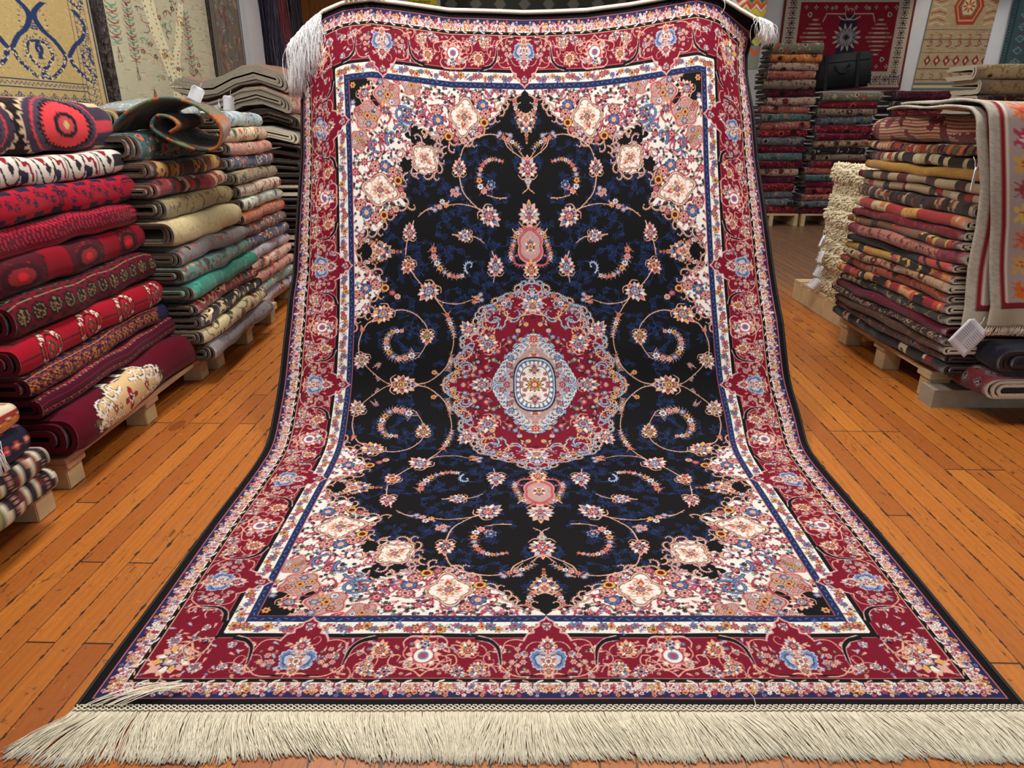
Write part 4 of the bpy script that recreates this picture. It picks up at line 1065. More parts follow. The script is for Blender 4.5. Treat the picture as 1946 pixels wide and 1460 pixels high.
def cv_burgundy():
    C = band_canvas((88, 10, 30), ppu=.5); B_, K_, W_ = (214, 180, 132), (34, 26, 30), (230, 222, 206)
    P = []
    for k in range(90):
        a = k/90*2*PI; r = 1+.09*math.cos(9*a)+.05*math.cos(4*a+1); P.append((212+math.cos(a)*100*r, 600+math.sin(a)*225*r))
    C.poly([((x-212)*1.10+212, (y-600)*1.07+600) for x, y in P], K_); C.poly([((x-212)*1.06+212, (y-600)*1.045+600) for x, y in P], W_); C.poly([((x-212)*1.0+212, (y-600)*1.0+600) for x, y in P], K_); C.poly([((x-212)*.95+212, (y-600)*.97+600) for x, y in P], B_)
    for sg in (-1, 1):
        for k in range(4):
            y = 600+sg*(40+k*48); C.hook(212-60+k*16, y, 26, sg*1.1, sg*2.8, W_, 12, K_); C.hook(212+50-k*8, y+sg*10, 22, PI-sg*.9, -sg*2.6, W_, 9, K_)
        C.line([(150, 600+sg*150), (212, 600+sg*120), (270, 600+sg*160)], K_, 4, 3, True)
        C.flower(212, 600+sg*120, 20, (150, 30, 44), (110, 104, 50), W_, K_, 6); C.poly([(196, 600+sg*250), (212, 600+sg*232), (228, 600+sg*250), (212, 600+sg*275)], (120, 84, 44)); C.line([(196, 600+sg*262), (228, 600+sg*262)], (40, 46, 80), 6)
    C.polar(212, 600, 42, lambda t: .7+.3*np.cos(4*t), [(1.1, K_), (1, (158, 26, 48)), (.5, W_), (.3, K_)], 0); C.flower(212, 520, 15, (120, 104, 50), (170, 40, 44), W_, K_)
    for y in (330, 345, 360, 850, 868, 884):
        C.flower(300, y, 9, W_, (150, 30, 44), B_); C.flower(318, y+6, 7, B_, K_, W_)
    return C
def cv_border(bg, stripes, motif):
    C = band_canvas(bg); x = 40
    for wd_, c in stripes*3:
        C.rect(x, x+wd_, 0, 1250, c); x += wd_
    for i in range(-1, 8):
        for k in range(30):
            xx, yy = 40+i*56, k*44+(22 if i % 2 else 0); C.polar(xx, yy, 15, lambda t: .75+.25*np.cos(4*t), [(1, motif[0]), (.55, motif[1]), (.25, motif[2])], 0)
    return C
def cv_cross():     # striped ends running across the fold
    C = band_canvas((60, 44, 48)); cols = [(206, 196, 172), (34, 30, 40), (170, 120, 104), (34, 30, 40), (206, 196, 172), (110, 50, 44)]
    for k in range(110):
        y = k*11.5; c = cols[k % 6]; C.line([(0, y), (140, y+6), (280, y-4), (420, y+4)], c, 8, 8, True)
        if k % 6 == 2:
            for x in range(0, 420, 15): C.poly([(x, y-4), (x+5, y-6), (x+10, y+3), (x+4, y+5)], (34, 30, 40))
    for y0 in (250, 900): C.rect(0, 420, y0, y0+130, (206, 198, 174)); C.rect(60, 360, y0+14, y0+116, (108, 112, 72)); C.rect(150, 270, y0+30, y0+100, (150, 146, 104))
    return C
def stack(rows, zb, zt, mk, where, group, cat='rug'):
    """rows top to bottom: (relative thickness, mk arguments..., description)"""
    tot = sum(r_[0] for r_ in rows); z = zt; out = []
    for i, r_ in enumerate(rows):
        th = (zt-zb)*r_[0]/tot; o = mk(i, z-th/2, th, r_); z -= th
        tag(o, f"{r_[-1]}, {ORD[i] + ' from top' if i and i < len(rows)-1 else ('topmost' if i == 0 else 'lowest')}, {where}", cat, group); out.append(o)
    return out
# ---- front left stack of red rugs on its pallet
pallet(-2.46, -1.445, 1.98, 3.10, .115, 'rosy wood pallet under the front left stack of red rugs', 'pallets along the left wall', mat=pal_pink)
pallet(-2.34, -1.42, .72, 1.88, .115, 'wooden pallet in the lower left corner under striped rugs', 'pallets along the left wall', mat=pal_pink)
pallet(-2.50, -1.43, 3.16, 4.06, .115, 'pallet under the beige and green rug stack beyond the red rugs', 'pallets along the left wall')
pallet(-2.55, -1.50, 4.12, 5.12, .115, 'furthest left pallet, under the stack of thin faded rugs', 'pallets along the left wall', mat=pal_pink)
def sagger(amp, ln=1.0):
    return lambda p, t, L: amp*math.sin(max(0, min(1, (-p)/.9))*PI)*-.4
R1 = [(1.85, -1.60, 2.98, cv_zigzag, .17, 'black and red rug with jagged medallions'), (.92, -1.555, 2.93, cv_white, .10, 'white rug with dark blue and maroon hooked figures'),
      (1.02, -1.53, 2.93, cv_redbars, .11, 'bright red rug with navy bars and small dark flowers'), (.92, -1.525, 2.92, cv_vermic, .09, 'crimson rug with a dark squiggled border'),
      (1.10, -1.515, 2.92, cv_blocks, .12, 'thick red rug with large dark worn blocks'), (1.18, -1.49, 2.90, lambda: cv_ovals((96, 12, 34), (40, 24, 26), (36, 26, 28), (140, 112, 76)), .12, 'maroon rug with rows of dark oval medallions'),
      (1.0, -1.475, 2.92, cv_guls, .10, 'red rug with white-hooked round medallions'), (.72, -1.47, 2.93, lambda: cv_ovals((28, 30, 66), (150, 66, 46), (76, 26, 32), (176, 120, 70), 58, 62), .07, 'navy rug with small rust medallions'),
      (.74, -1.455, 2.96, cv_thin, .07, 'dark maroon rug with fine striped borders'), (1.45, -1.395, 3.0, cv_burgundy, .15, 'burgundy rug with a cream scrolled medallion')]
cvs = {}
def mk1(i, z, th, r_):
    x = r_[1]; y1 = r_[2]; y0 = 1.93+(.05 if i == 9 else .02*((i*7) % 3)) if i > 4 else 1.70
    C = r_[3](); return fold_rug((x, y0, z), (x-.03, y1, z), (1, 0), th*.97, .85, wool_m, back_rd if i > 2 else back_dk, rings=3, w=.02 if i == 9 else .014, wob=.004, nt=230 if i in (9, 6, 1) else 170, seed=i+3, paint=(C, 0, -230 if i == 9 else -100), flat=.62)
s1 = stack(R1, .115, 1.215, mk1, 'front left stack', 'red rugs in the front left stack')
def mk0(i, z, th, r_):
    C = r_[3](); return fold_rug((r_[1], .62, z), (r_[1]-.01, r_[2], z), (1, 0), th, .8, wool_m, back_dk, rings=3, w=.012, wob=.003, nt=80, seed=i+40, paint=(C, 0, -60), flat=.6)
R0 = [(1.0, -1.335, 1.72, lambda: cv_border((196, 120, 70), [(26, (206, 130, 66)), (40, (214, 196, 170)), (20, (150, 50, 44))], ((150, 50, 50), (214, 196, 170), (60, 70, 110))), 0, 'orange bordered rug with a hanging white fringe'),
      (1.35, -1.335, 1.75, lambda: cv_border((32, 34, 52), [(60, (32, 34, 52)), (50, (38, 42, 62))], ((196, 60, 66), (214, 170, 140), (120, 110, 70))), 0, 'navy rug with red and beige blossoms'),
      (1.0, -1.335, 1.77, cv_cross, 0, 'brown and cream banded rug'), (1.05, -1.335, 1.80, cv_cross, 0, 'cream striped rug with green panels')]
s0 = stack(R0, .115, .43, mk0, 'lower left corner pile', 'striped rugs in the lower left corner')
rr = random.Random(8); Lf = []
for i in range(150):      # white fringe of the orange rug hanging over its edge
    x0, y0 = -1.335, rr.uniform(1.20, 1.56); Lf.append(np.array([(x0+.045*math.sin(f*1.6)+rr.uniform(-.002, .002), y0+rr.uniform(-.01, .01)*f+.02*math.sin(i)*f, .43-.13*f**1.4+.012*math.sin(f*3)) for f in np.linspace(0, 1, 6)]))
fr = strands('hanging_fringe', [l-np.array(s0[0].location) for l in Lf], .0012, cool_t, s0[0])
# ---- second left stack: beige, green, grey
T = tx
dB, dG, dR, dN = (58, 48, 44), (70, 110, 100), (140, 30, 44), (40, 46, 78)
back_shaded = plain('shaded_weft', (88, 76, 64), .95, .1, .2, 160, .1)  # brown darkened to put the shade on the cut ends into the weft colour
def mkL(y0f, D, depth_seed, wob=.003, rings=2, tilt=0.0, back=back_shaded):
    def mk(i, z, th, r_):
        x, y1, m = r_[1], r_[2], r_[3]; b = r_[4] if len(r_) > 5 else back
        return fold_rug((x+rr.uniform(-.008, .008), y0f+rr.uniform(-.02, .02), z), (x-.01, y1, z), (1, 0), th*.97, D, m, b, rings=rings, wob=wob, seed=depth_seed+i, flat=.7, nt=22)
    return mk
R2 = [(1.6, -1.50, 3.62, T('green_floral', (74, 112, 98), [(196, 96, 70), (30, 60, 66), (180, 150, 110)], 1.6, alt=(60, 96, 96), seed=1, line=(30, 50, 60)), 'teal green floral rug under the orange kilim'),
      (.95, -1.47, 3.66, T('brown_gold', (104, 66, 34), [(176, 120, 50), (60, 30, 26), (196, 150, 80)], 1.3, 'bands', alt=(70, 40, 34), band=.03, seed=2), 'brown and gold banded rug'),
      (.95, -1.46, 3.67, T('red_kilim', (132, 26, 40), [(200, 180, 140), (40, 30, 34), (170, 60, 50)], .8, 'kilim', band=.10, seed=3), 'red rug with black and cream blocks'),
      (1.2, -1.45, 3.68, T('khaki', (150, 134, 92), [(96, 82, 50), (180, 164, 120)], .8, 'plain', seed=4), 'khaki beige worn rug'),
      (1.55, -1.42, 3.70, T('cream_plain', (206, 190, 142), [(190, 172, 122), (196, 96, 70)], .7, 'plain', seed=5), 'plain cream rug with small red marks'),
      (1.0, -1.41, 3.71, T('slate_grey', (112, 112, 116), [(150, 70, 50), (170, 130, 80), (80, 80, 84)], 1.1, alt=(120, 118, 118), band=.3, seed=6, cover=.34), 'slate grey rug with rust flowers'),
      (1.0, -1.40, 3.71, T('aqua_floral', (96, 132, 124), [(150, 66, 50), (176, 150, 110), (70, 60, 56)], .9, seed=7, cover=.46, line=(60, 70, 66)), 'pale aqua rug with brown and pink flowers'),
      (1.0, -1.385, 3.73, T('teal_plain', (44, 124, 106), [(66, 148, 128), (30, 96, 84)], .6, 'plain', seed=8), 'plain sea-green rug'),
      (.8, -1.39, 3.73, T('red_floral', (132, 20, 34), [(196, 150, 110), (60, 30, 34), (90, 110, 100)], 1.1, seed=9, alt=(120, 22, 34), cover=.42), 'red rug with beige blossoms'),
      (.8, -1.375, 3.74, T('black_cream', (26, 22, 26), [(206, 176, 130), (220, 200, 160), (26, 22, 26)], .9, seed=10, cover=.56), 'black rug with big cream blossoms'),
      (1.0, -1.36, 3.76, T('cream_floral', (200, 184, 140), [(140, 36, 44), (60, 66, 50), (160, 120, 70)], .9, seed=11, cover=.4, line=(80, 70, 50)), 'cream rug with red and green flowers'),
      (1.15, -1.35, 3.80, T('grey_lilac', (124, 116, 122), [(96, 90, 98), (190, 170, 140), (150, 120, 110)], .8, 'plain', alt=(130, 122, 126), seed=12), 'grey lilac faded rug')]
s2 = stack(R2, .115, 1.10, mkL(2.92, .9, 60, .004, 3), 'beige and green stack', 'rugs in the beige and green left stack')
# ---- third left stack: thin faded rugs
soft = [('aqua', (150, 176, 186), [(120, 60, 50), (196, 190, 170), (90, 110, 130)]), ('multi', (190, 174, 140), [(196, 70, 40), (60, 90, 70), (40, 60, 100)]), ('dusty', (176, 160, 140), [(150, 60, 60), (206, 196, 170), (120, 110, 100)]),
        ('rosy', (180, 130, 116), [(176, 50, 50), (206, 180, 120), (120, 100, 100)]), ('olive', (120, 104, 74), [(60, 50, 40), (170, 150, 110), (140, 80, 50)]), ('mist', (176, 178, 166), [(120, 150, 150), (190, 180, 150), (150, 120, 90)]),
        ('rust', (172, 92, 56), [(140, 60, 40), (190, 120, 80), (170, 150, 130)]), ('dark', (84, 60, 54), [(176, 120, 90), (40, 50, 66), (196, 160, 130)]), ('navy', (50, 62, 92), [(200, 160, 120), (150, 60, 46), (190, 190, 170)]),
        ('lilac', (150, 146, 160), [(190, 100, 70), (200, 180, 140), (110, 106, 130)]), ('salmon', (196, 156, 136), [(170, 70, 60), (210, 200, 180), (120, 140, 130)]), ('teal', (110, 142, 144), [(180, 130, 90), (80, 100, 104), (200, 180, 150)])]
SM = [T('soft_'+n, b, p, 1.2, 'floral', alt=tuple(min(255, c*1.12) for c in b), seed=20+i, cover=.48) for i, (n, b, p) in enumerate(soft)]
SD = ['pale blue rug with brown sprigs', 'cream rug with orange and green figures', 'dusty cream rug with red speckles', 'faded rose and beige rug', 'olive brown patterned rug', 'misty grey-green rug', 'rust red rug with grey end',
      'dark brown flowered rug', 'navy and sand patterned rug', 'lilac grey rug with orange sprigs', 'salmon faded rug', 'dull teal rug with sand flowers']
R3 = [(1.15, -1.53, 4.52, SM[0]), (1.05, -1.51, 4.55, SM[1]), (1, -1.50, 4.56, SM[3]), (1, -1.50, 4.57, SM[8]), (1, -1.49, 4.57, SM[4]), (1, -1.48, 4.58, SM[2]), (.95, -1.48, 4.6, SM[5]), (1, -1.475, 4.6, SM[6]), (1, -1.475, 4.61, SM[7]),
      (.95, -1.47, 4.61, SM[8]), (.95, -1.47, 4.61, SM[9]), (.95, -1.465, 4.62, SM[10]), (.95, -1.46, 4.62, SM[3]), (.95, -1.46, 4.62, SM[11]), (.9, -1.46, 4.64, SM[9])]
R3 = [r_+(SD[SM.index(r_[3])],) for r_ in R3]
s3 = stack(R3, .115, 1.19, mkL(3.86, .9, 90, .003, 3), 'thin faded left stack', 'rugs in the thin faded left stack')
# ---- far left stack, its near end showing brown looped edges
pallet(-2.5, -1.44, 5.2, 6.2, .115, 'pallet beyond the thin faded stack, mostly hidden', 'pallets along the left wall')
brn = back_gy
def sag4(p, t, L):
    return .055*math.sin(min(1, -p/.72)*2*PI-.5)+.02
def mk4(i, z, th, r_):
    s_ = 1.0 if i < 2 else max(0, .8-.2*(i-2))
    return fold_rug((r_[1], 5.0+rr.uniform(0, .04), z), (r_[1], 6.1, z), (1, 0), th*.97, .72, r_[2], r_[3], rings=4, w=.015, wob=.003, seed=120+i, flat=.8, nt=16, sagf=lambda p, t, L: sag4(p, t, L)*s_)
R4 = [(1.45, -1.50, T('rust_grey', (130, 96, 74), [(176, 90, 50), (120, 120, 110)], 1.2, seed=31), brn, 'brown backed rug with rust face, sagging midway'), (1.35, -1.49, SM[3], brn, 'brown backed flowered rug folded in waves'),
      (1, -1.46, SM[4], back_dk, 'dark rug with cream specks'), (1, -1.47, SM[5], back_lt, 'pale sage rug with a cream edge'), (.9, -1.45, T('deep_red', (120, 16, 34), [(90, 12, 28), (150, 40, 50)], 1, 'plain', seed=33), back_dk, 'deep red rug'),
      (.9, -1.46, SM[2], back_dk, 'beige speckled rug with a dark edge'), (.9, -1.45, SM[6], back_dk, 'rust rug with a navy edge'), (.9, -1.46, SM[1], back_lt, 'cream figured rug'), (.9, -1.46, SM[7], back_dk, 'dark brown floral rug'),
      (.9, -1.46, SM[9], back_dk, 'lilac rug'), (.9, -1.46, SM[8], back_dk, 'navy figured rug'), (.9, -1.46, SM[10], back_lt, 'salmon rug'), (.9, -1.46, SM[11], back_dk, 'teal rug'), (.9, -1.46, SM[4], back_dk, 'olive rug')]
s4 = stack(R4, .115, 1.44, mk4, 'far left looped stack', 'rugs in the far left stack')

# ---- front right stack (fold faces the aisle, cut ends face the camera)
pallet(1.80, 2.86, 2.76, 3.64, .135, 'wooden pallet under the front right stack', 'pallets of the right hand stacks')
box('bearer', (-.01, -.47, .04), (1.08, .10, .08), pal_grey, bpy.data.objects['wooden_pallet.005'] if 'wooden_pallet.005' in bpy.data.objects else None)
pallet(1.93, 2.95, 3.74, 4.62, .135, 'slatted pallet under the cream shaggy rugs', 'pallets of the right hand stacks', boards='x')
def mkR(i, z, th, r_):
    y0 = 2.70+r_[3]; x = r_[1]
    return fold_rug((x, y0, z), (x-.02, 3.60+rr.uniform(-.03, .03), z), (-1, 0), th*.97, 1.0, r_[2], r_[4], rings=3, w=.012, wob=.004, seed=160+i, flat=.8, nt=20, sagf=lambda p, t, L: -.0)
def K(n, b, p, k='floral', s=1.2, **kw):
    mu = lambda c: tuple(.80*v+.06*sum(c)/3 for v in c)
    return T(n, mu(b), [mu(c) for c in p], s, k, **kw)
RR = [(1.95, 1.79, K('striped_red', (196, 164, 124), [(150, 54, 56), (110, 40, 46)], 'stripe', 1.0, seed=41), .06, back_gy, 'large red and cream ribbed rug under the draped one'),
      (.72, 1.80, K('kilim_mix', (176, 52, 44), [(80, 96, 64), (30, 30, 40), (206, 180, 140), (206, 120, 60)], 'kilim', 1.2, band=.05, seed=42), .05, back_lt, 'kilim in red, green, black and cream zigzags'),
      (.78, 1.80, K('dark_cream', (48, 38, 36), [(190, 166, 120), (150, 50, 46), (210, 190, 150)], 'bands', 1.0, band=.03, seed=43), .0, back_rd, 'dark rug with beige combed bands'),
      (.72, 1.79, K('mustard', (176, 128, 46), [(190, 140, 54), (150, 104, 40)], 'plain', .6, seed=44), -.03, back_lt, 'plain mustard yellow rug'),
      (.66, 1.79, K('beige_maroon', (170, 146, 108), [(96, 30, 40), (50, 46, 40)], 'bands', .8, band=.07, seed=45), -.02, back_gy, 'beige rug with maroon bars'),
      (.66, 1.80, K('beige_red', (176, 150, 116), [(160, 44, 44), (60, 50, 44), (196, 176, 140)], 'bands', .9, band=.05, seed=46), 0, back_gy, 'tan rug with red and beige stripes'),
      (.95, 1.79, K('dark_brown', (60, 40, 34), [(170, 140, 104), (120, 60, 44), (30, 24, 24)], 'bands', 1.2, band=.024, seed=47), 0, back_dk, 'dark brown rug with speckled bands'),
      (.8, 1.77, K('red_orange', (170, 46, 44), [(206, 150, 60), (196, 110, 60), (200, 176, 130)], 'bands', 1.0, band=.12, seed=48), .02, back_lt, 'red rug with orange and gold panels'),
      (.66, 1.77, K('crimson', (120, 18, 36), [(150, 60, 44), (90, 14, 30)], 'plain', 1, seed=49), .02, back_lt, 'crimson rug with a flowered end'),
      (.62, 1.765, K('brown_gold2', (130, 84, 60), [(196, 160, 70), (50, 40, 40), (170, 60, 50)], 'bands', 1.0, band=.06, seed=50), 0, back_lt, 'brown rug with gold comb pattern'),
      (.95, 1.76, K('rose', (140, 54, 66), [(110, 34, 50), (196, 150, 110), (80, 50, 50)], 'plain', 1, seed=51, alt=(150, 96, 84)), -.02, back_lt, 'dusty rose rug with a thick cream rolled end'),
      (.6, 1.765, K('black_yellow', (40, 36, 36), [(206, 160, 50), (190, 70, 60)], 'kilim', .8, band=.2, seed=52, cover=.1), .02, back_lt, 'charcoal rug with an orange end'),
      (.6, 1.76, K('yellow_pink', (196, 150, 60), [(176, 70, 70), (40, 34, 36), (206, 120, 50)], 'kilim', 1, band=.16, seed=53), .02, back_lt, 'yellow and pink kilim with a black flowered end'),
      (.66, 1.755, K('cream_rust', (176, 140, 104), [(150, 50, 40), (206, 180, 140)], 'floral', 1.4, seed=54), 0, back_lt, 'cream and rust lattice rug'),
      (.72, 1.76, K('orange_brown', (150, 70, 44), [(176, 120, 80), (170, 44, 36), (50, 30, 30)], 'floral', 1.5, seed=55), 0, back_lt, 'orange brown rug with a black corner'),
      (.72, 1.75, K('red_black', (158, 26, 40), [(26, 22, 26), (206, 150, 90), (196, 60, 40)], 'bands', .9, band=.07, seed=56), -.02, back_lt, 'red rug with black and orange panels'),
      (.66, 1.755, K('green_black', (46, 50, 44), [(170, 140, 90), (96, 40, 36), (30, 30, 30)], 'floral', 1.3, seed=57), -.03, back_lt, 'dark green and black flowered rug'),
      (.72, 1.75, K('maroon', (104, 14, 44), [(90, 10, 38), (150, 40, 50)], 'floral', 1.3, seed=58, cover=.3), -.04, back_rd, 'maroon rug with a small white flower'),
      (.6, 1.75, K('dark_lattice', (50, 34, 34), [(170, 140, 110), (110, 40, 40)], 'floral', 2.0, seed=59), -.05, back_gy, 'dark rug with a fine cream lattice'),
      (.66, 1.75, K('brown_plain', (82, 52, 38), [(104, 70, 48), (60, 36, 30)], 'plain', 1, seed=60), -.05, back_lt, 'plain brown rug'),
      (.66, 1.76, K('brown_rose', (74, 48, 40), [(150, 60, 50), (90, 96, 80), (40, 30, 30)], 'floral', 1.2, seed=61, cover=.36), -.06, back_dk, 'brown rug with rose and grey blossoms'),
      (.85, 1.765, K('black_cream2', (36, 30, 30), [(206, 184, 150), (130, 40, 40), (50, 60, 60)], 'bands', .9, band=.06, seed=62), -.06, back_dk, 'black rug with cream crosses')]
s5 = stack(RR, .155, 1.165, mkR, 'front right stack', 'rugs in the front right stack')
lowm = K('teal_red_low', (112, 34, 40), [(70, 110, 116), (196, 150, 120), (30, 28, 40)], 'gul', 1.3, seed=63)
o = fold_rug((1.86, 2.50, .157), (1.84, 2.72, .157), (-1, 0), .10, 1.0, lowm, back_lt, rings=3, w=.012, seed=300, flat=.9, nt=10)
tag(o, "red and teal rug with white looped edges, lowest on the front right", 'rug', 'rugs in the front right stack')
o = fold_rug((1.90, 2.52, .265), (1.88, 2.66, .265), (-1, 0), .105, 1.0, K('night_navy', (22, 22, 36), [(36, 36, 50), (60, 50, 44)], 'plain', 1, seed=64), back_dk, rings=4, w=.014, seed=301, flat=.9, nt=10)
tag(o, 'thick navy black rug just above the red and teal one with white loops', 'rug', 'rugs in the front right stack')
# ---- cream shaggy rugs behind it
shag_m = plain('shaggy_wool', (228, 212, 180), .95, .1, .16, 60, .4)
def shag(i, z, th, r_):
    o = fold_rug((r_[1], 3.78, z), (r_[1]+.02, 4.34, z), (-1, 0), th*.95, .8, shag_m, shag_m, rings=2, w=.02, wob=.008, seed=200+i, flat=.8, nt=26, name='shaggy_rug')
    R_ = random.Random(i); Lh = []
    for k in range(1500):
        y = R_.uniform(.0, .56); a = R_.uniform(-1.35, 1.35); bx, bz = -math.cos(a)*th*.25, math.sin(a)*th*.5+th/2
        l_ = R_.uniform(.012, .026); d = np.array([-math.cos(a)*l_+R_.gauss(0, .006), R_.gauss(0, .012), math.sin(a)*l_*.6-R_.uniform(.0, .02)])
        b = np.array([bx+.012+.02*y/.56, y, bz]); Lh.append(np.array([b, b+d*.5+np.array([0, 0, .004]), b+d]))
    strands('shag_tufts', Lh, .0048, shag_m, o, 3)['kind'] = 'stuff'
    return o
RS = [(1, 1.95+.015*((i*5) % 3)-.012*(i == 4), 'cream shaggy rug' if i % 2 else 'creamy white deep-pile shaggy rug') for i in range(9)]
s6 = stack(RS, .14, .90, shag, 'cream shaggy stack', 'shaggy rugs in the cream stack')

# ---- tall stacks against the back wall (folds face the camera)
dk = [('dkgreen', (96, 104, 90), [(150, 60, 56), (150, 140, 110)]), ('dkorange', (176, 110, 64), [(150, 84, 50), (196, 140, 90)]), ('dkcream', (156, 136, 120), [(120, 40, 50), (90, 80, 80)]), ('dkred', (104, 24, 36), [(150, 60, 60), (60, 20, 30)]),
      ('dktaupe', (120, 106, 92), [(70, 50, 50), (150, 130, 110)]), ('dkplum', (70, 26, 40), [(100, 40, 56), (46, 20, 30)]), ('dkslate', (84, 92, 100), [(140, 120, 110), (50, 56, 66)]), ('dkrose', (150, 90, 80), [(110, 50, 50), (170, 140, 120)]),
      ('dkteal', (66, 92, 96), [(130, 110, 90), (40, 56, 62)]), ('dkblack', (36, 30, 36), [(150, 140, 130), (80, 40, 46)]), ('dkwine', (88, 18, 40), [(130, 50, 60), (60, 16, 30)]), ('dktan', (150, 126, 96), [(110, 60, 44), (80, 76, 70)])]
DM = [T('back_'+n, b, p, .9, 'floral', seed=70+i, cover=.46, knot=.008) for i, (n, b, p) in enumerate(dk)]
DD = ['grey-green patterned rug', 'tan orange rug', 'pale rug with maroon flowers', 'dark red rug', 'taupe patterned rug', 'plum coloured rug', 'slate grey rug', 'dusty rose rug', 'dull teal rug', 'black rug with pale scrolls', 'wine red rug', 'light tan rug']
def mkB(Y, D, sd, back=back_dk, nt=10):
    def mk(i, z, th, r_):
        x0, x1, m = r_[1], r_[2], r_[3]
        return fold_rug((x0+rr.uniform(-.03, .03), Y+rr.uniform(-.03, .03), z), (x1+rr.uniform(-.03, .03), Y+rr.uniform(-.02, .02), z), (0, -1), th*.99, D, m, back, rings=4, w=.020, wob=.003, seed=sd+i, flat=.8, nt=nt, bul=.03)
    return mk
def rowsB(idx, x0, x1, lean=0.0, ths=None):
    n = len(idx); return [((ths or {}).get(i, 1), x0+lean*i/n, x1+lean*i/n, DM[k], DD[k]) for i, k in enumerate(idx)]
pallet(2.70, 3.32, 8.1, 8.75, .14, 'pallet under the tallest dark stack at the back', 'pallets at the back', boards='x'); pallet(3.36, 4.05, 8.1, 8.75, .14, 'pallet under the dark stack with the black case on it', 'pallets at the back', boards='x')
B1 = stack(rowsB([0, 1, 2, 7, 4, 5, 2, 7, 8, 7, 3, 6, 10, 8, 10, 2, 5, 3, 6, 6, 3], 2.80, 3.34, -.09, {0: 1.3, 4: 1.2}), .14, 1.93, mkB(8.15, .30, 400), 'tallest back stack', 'rugs in the tallest back stack')
B2 = stack(rowsB([0, 3, 4, 6, 3, 10, 11, 9, 4, 3, 7, 8, 10, 3, 7, 6, 10], 3.38, 4.02, -.06, {0: 1.3, 3: 1.3, 4: 1.2}), .14, 1.44, mkB(8.1, .30, 440), 'stack under black case', 'rugs in the stack under the black case')
pallet(4.3, 5.1, 8.5, 9.1, .14, 'pallet behind the shaggy stack by the back wall', 'pallets at the back', boards='x')
B3 = stack(rowsB([5, 9, 3, 10, 4, 5, 3, 8, 10, 4, 5, 9, 10], 4.36, 5.02, 0), .14, 1.47, mkB(8.5, .36, 480), 'maroon back stack', 'rugs in the maroon back stack')
RT = [(1.1, 4.00, 5.4, K('pale_gold', (206, 182, 132), [(170, 130, 80), (226, 206, 160)], 'floral', .8, seed=90, cover=.34), 'pale gold rug with a soft sheen'), (1.1, 4.02, 5.4, K('sand', (176, 150, 110), [(150, 110, 76), (196, 176, 140)], 'plain', .8, seed=91), 'sand coloured rug'),
      (.9, 3.98, 5.4, K('choc', (58, 34, 30), [(170, 110, 60), (40, 24, 24)], 'floral', 1, seed=92, cover=.3), 'dark brown rug with gold sprigs')]+[(1, 3.98, 5.4, DM[k], DD[k]) for k in (8, 3, 9, 10, 6, 5, 4, 3, 10, 9)]
pallet(4.0, 5.3, 6.35, 7.0, .14, 'pallet on the far right behind the front right stack', 'pallets at the back', boards='x')
B4 = stack(RT, .14, 1.60, mkB(6.4, .40, 520, back_lt), 'far right pale stack', 'rugs in the far right stack')
# ------------------------------------------------------------------ textiles on the walls (canvas: x along the wall, y downward, both in centimetres)
def hang(name, origin, ux, W, H, C, label, group=None, thick=.008, wave=.006, n=(150, 150), mat=None, fringe=0, side=(0, 0, 0), shear=0.0, parent=None):
    """origin: top left corner as seen from the room; ux: unit vector along the width; hangs downward"""
    ux = Vector(ux).normalized(); nrm = ux.cross(Vector((0, 0, 1))).normalized()       # towards the room
    a, b = np.meshgrid(np.linspace(0, 1, n[0]), np.linspace(0, 1, n[1]))
    off = thick+wave*(1+np.sin(a*9+1)*np.sin(b*3+.5))+.004*np.sin(a*23)
    P = np.zeros(a.shape+(3,)); o = origin
    for i in range(3): P[..., i] = ux[i]*a*W+nrm[i]*off
    P[..., 2] -= b*H; P += (a*0)[..., None]
    P[..., 0] += shear*b*ux[0]; P[..., 1] += shear*b*ux[1]
    i = np.clip((b*C.H).astype(int), 0, C.H-1); j = np.clip((a*C.W).astype(int), 0, C.W-1)
    ob = grid_obj(name, P, mat or wool_m, parent, colors=C.a[i, j].astype(np.float32)); ob.location = o
    md = ob.modifiers.new('thickness', 'SOLIDIFY'); md.thickness = .007; md.offset = 0
    if label: tag(ob, label, 'rug', group)
    if fringe:
        R_ = random.Random(5); L = []
        for k in range(int(W*260)):
            f = R_.random(); j_ = min(n[0]-1, int(f*(n[0]-1))); b0 = P[-1, j_]; d = R_.gauss(0, .01)
            L.append(np.array([b0+np.array([ux[0]*d*q_, ux[1]*d*q_, -fringe*q_])+np.array([nrm[0], nrm[1], 0])*.006*math.sin(q_*3) for q_ in np.linspace(0, 1, 4)]))
        strands('fringe', L, .0012, white_t, ob)
    return ob
XW = XL+.012
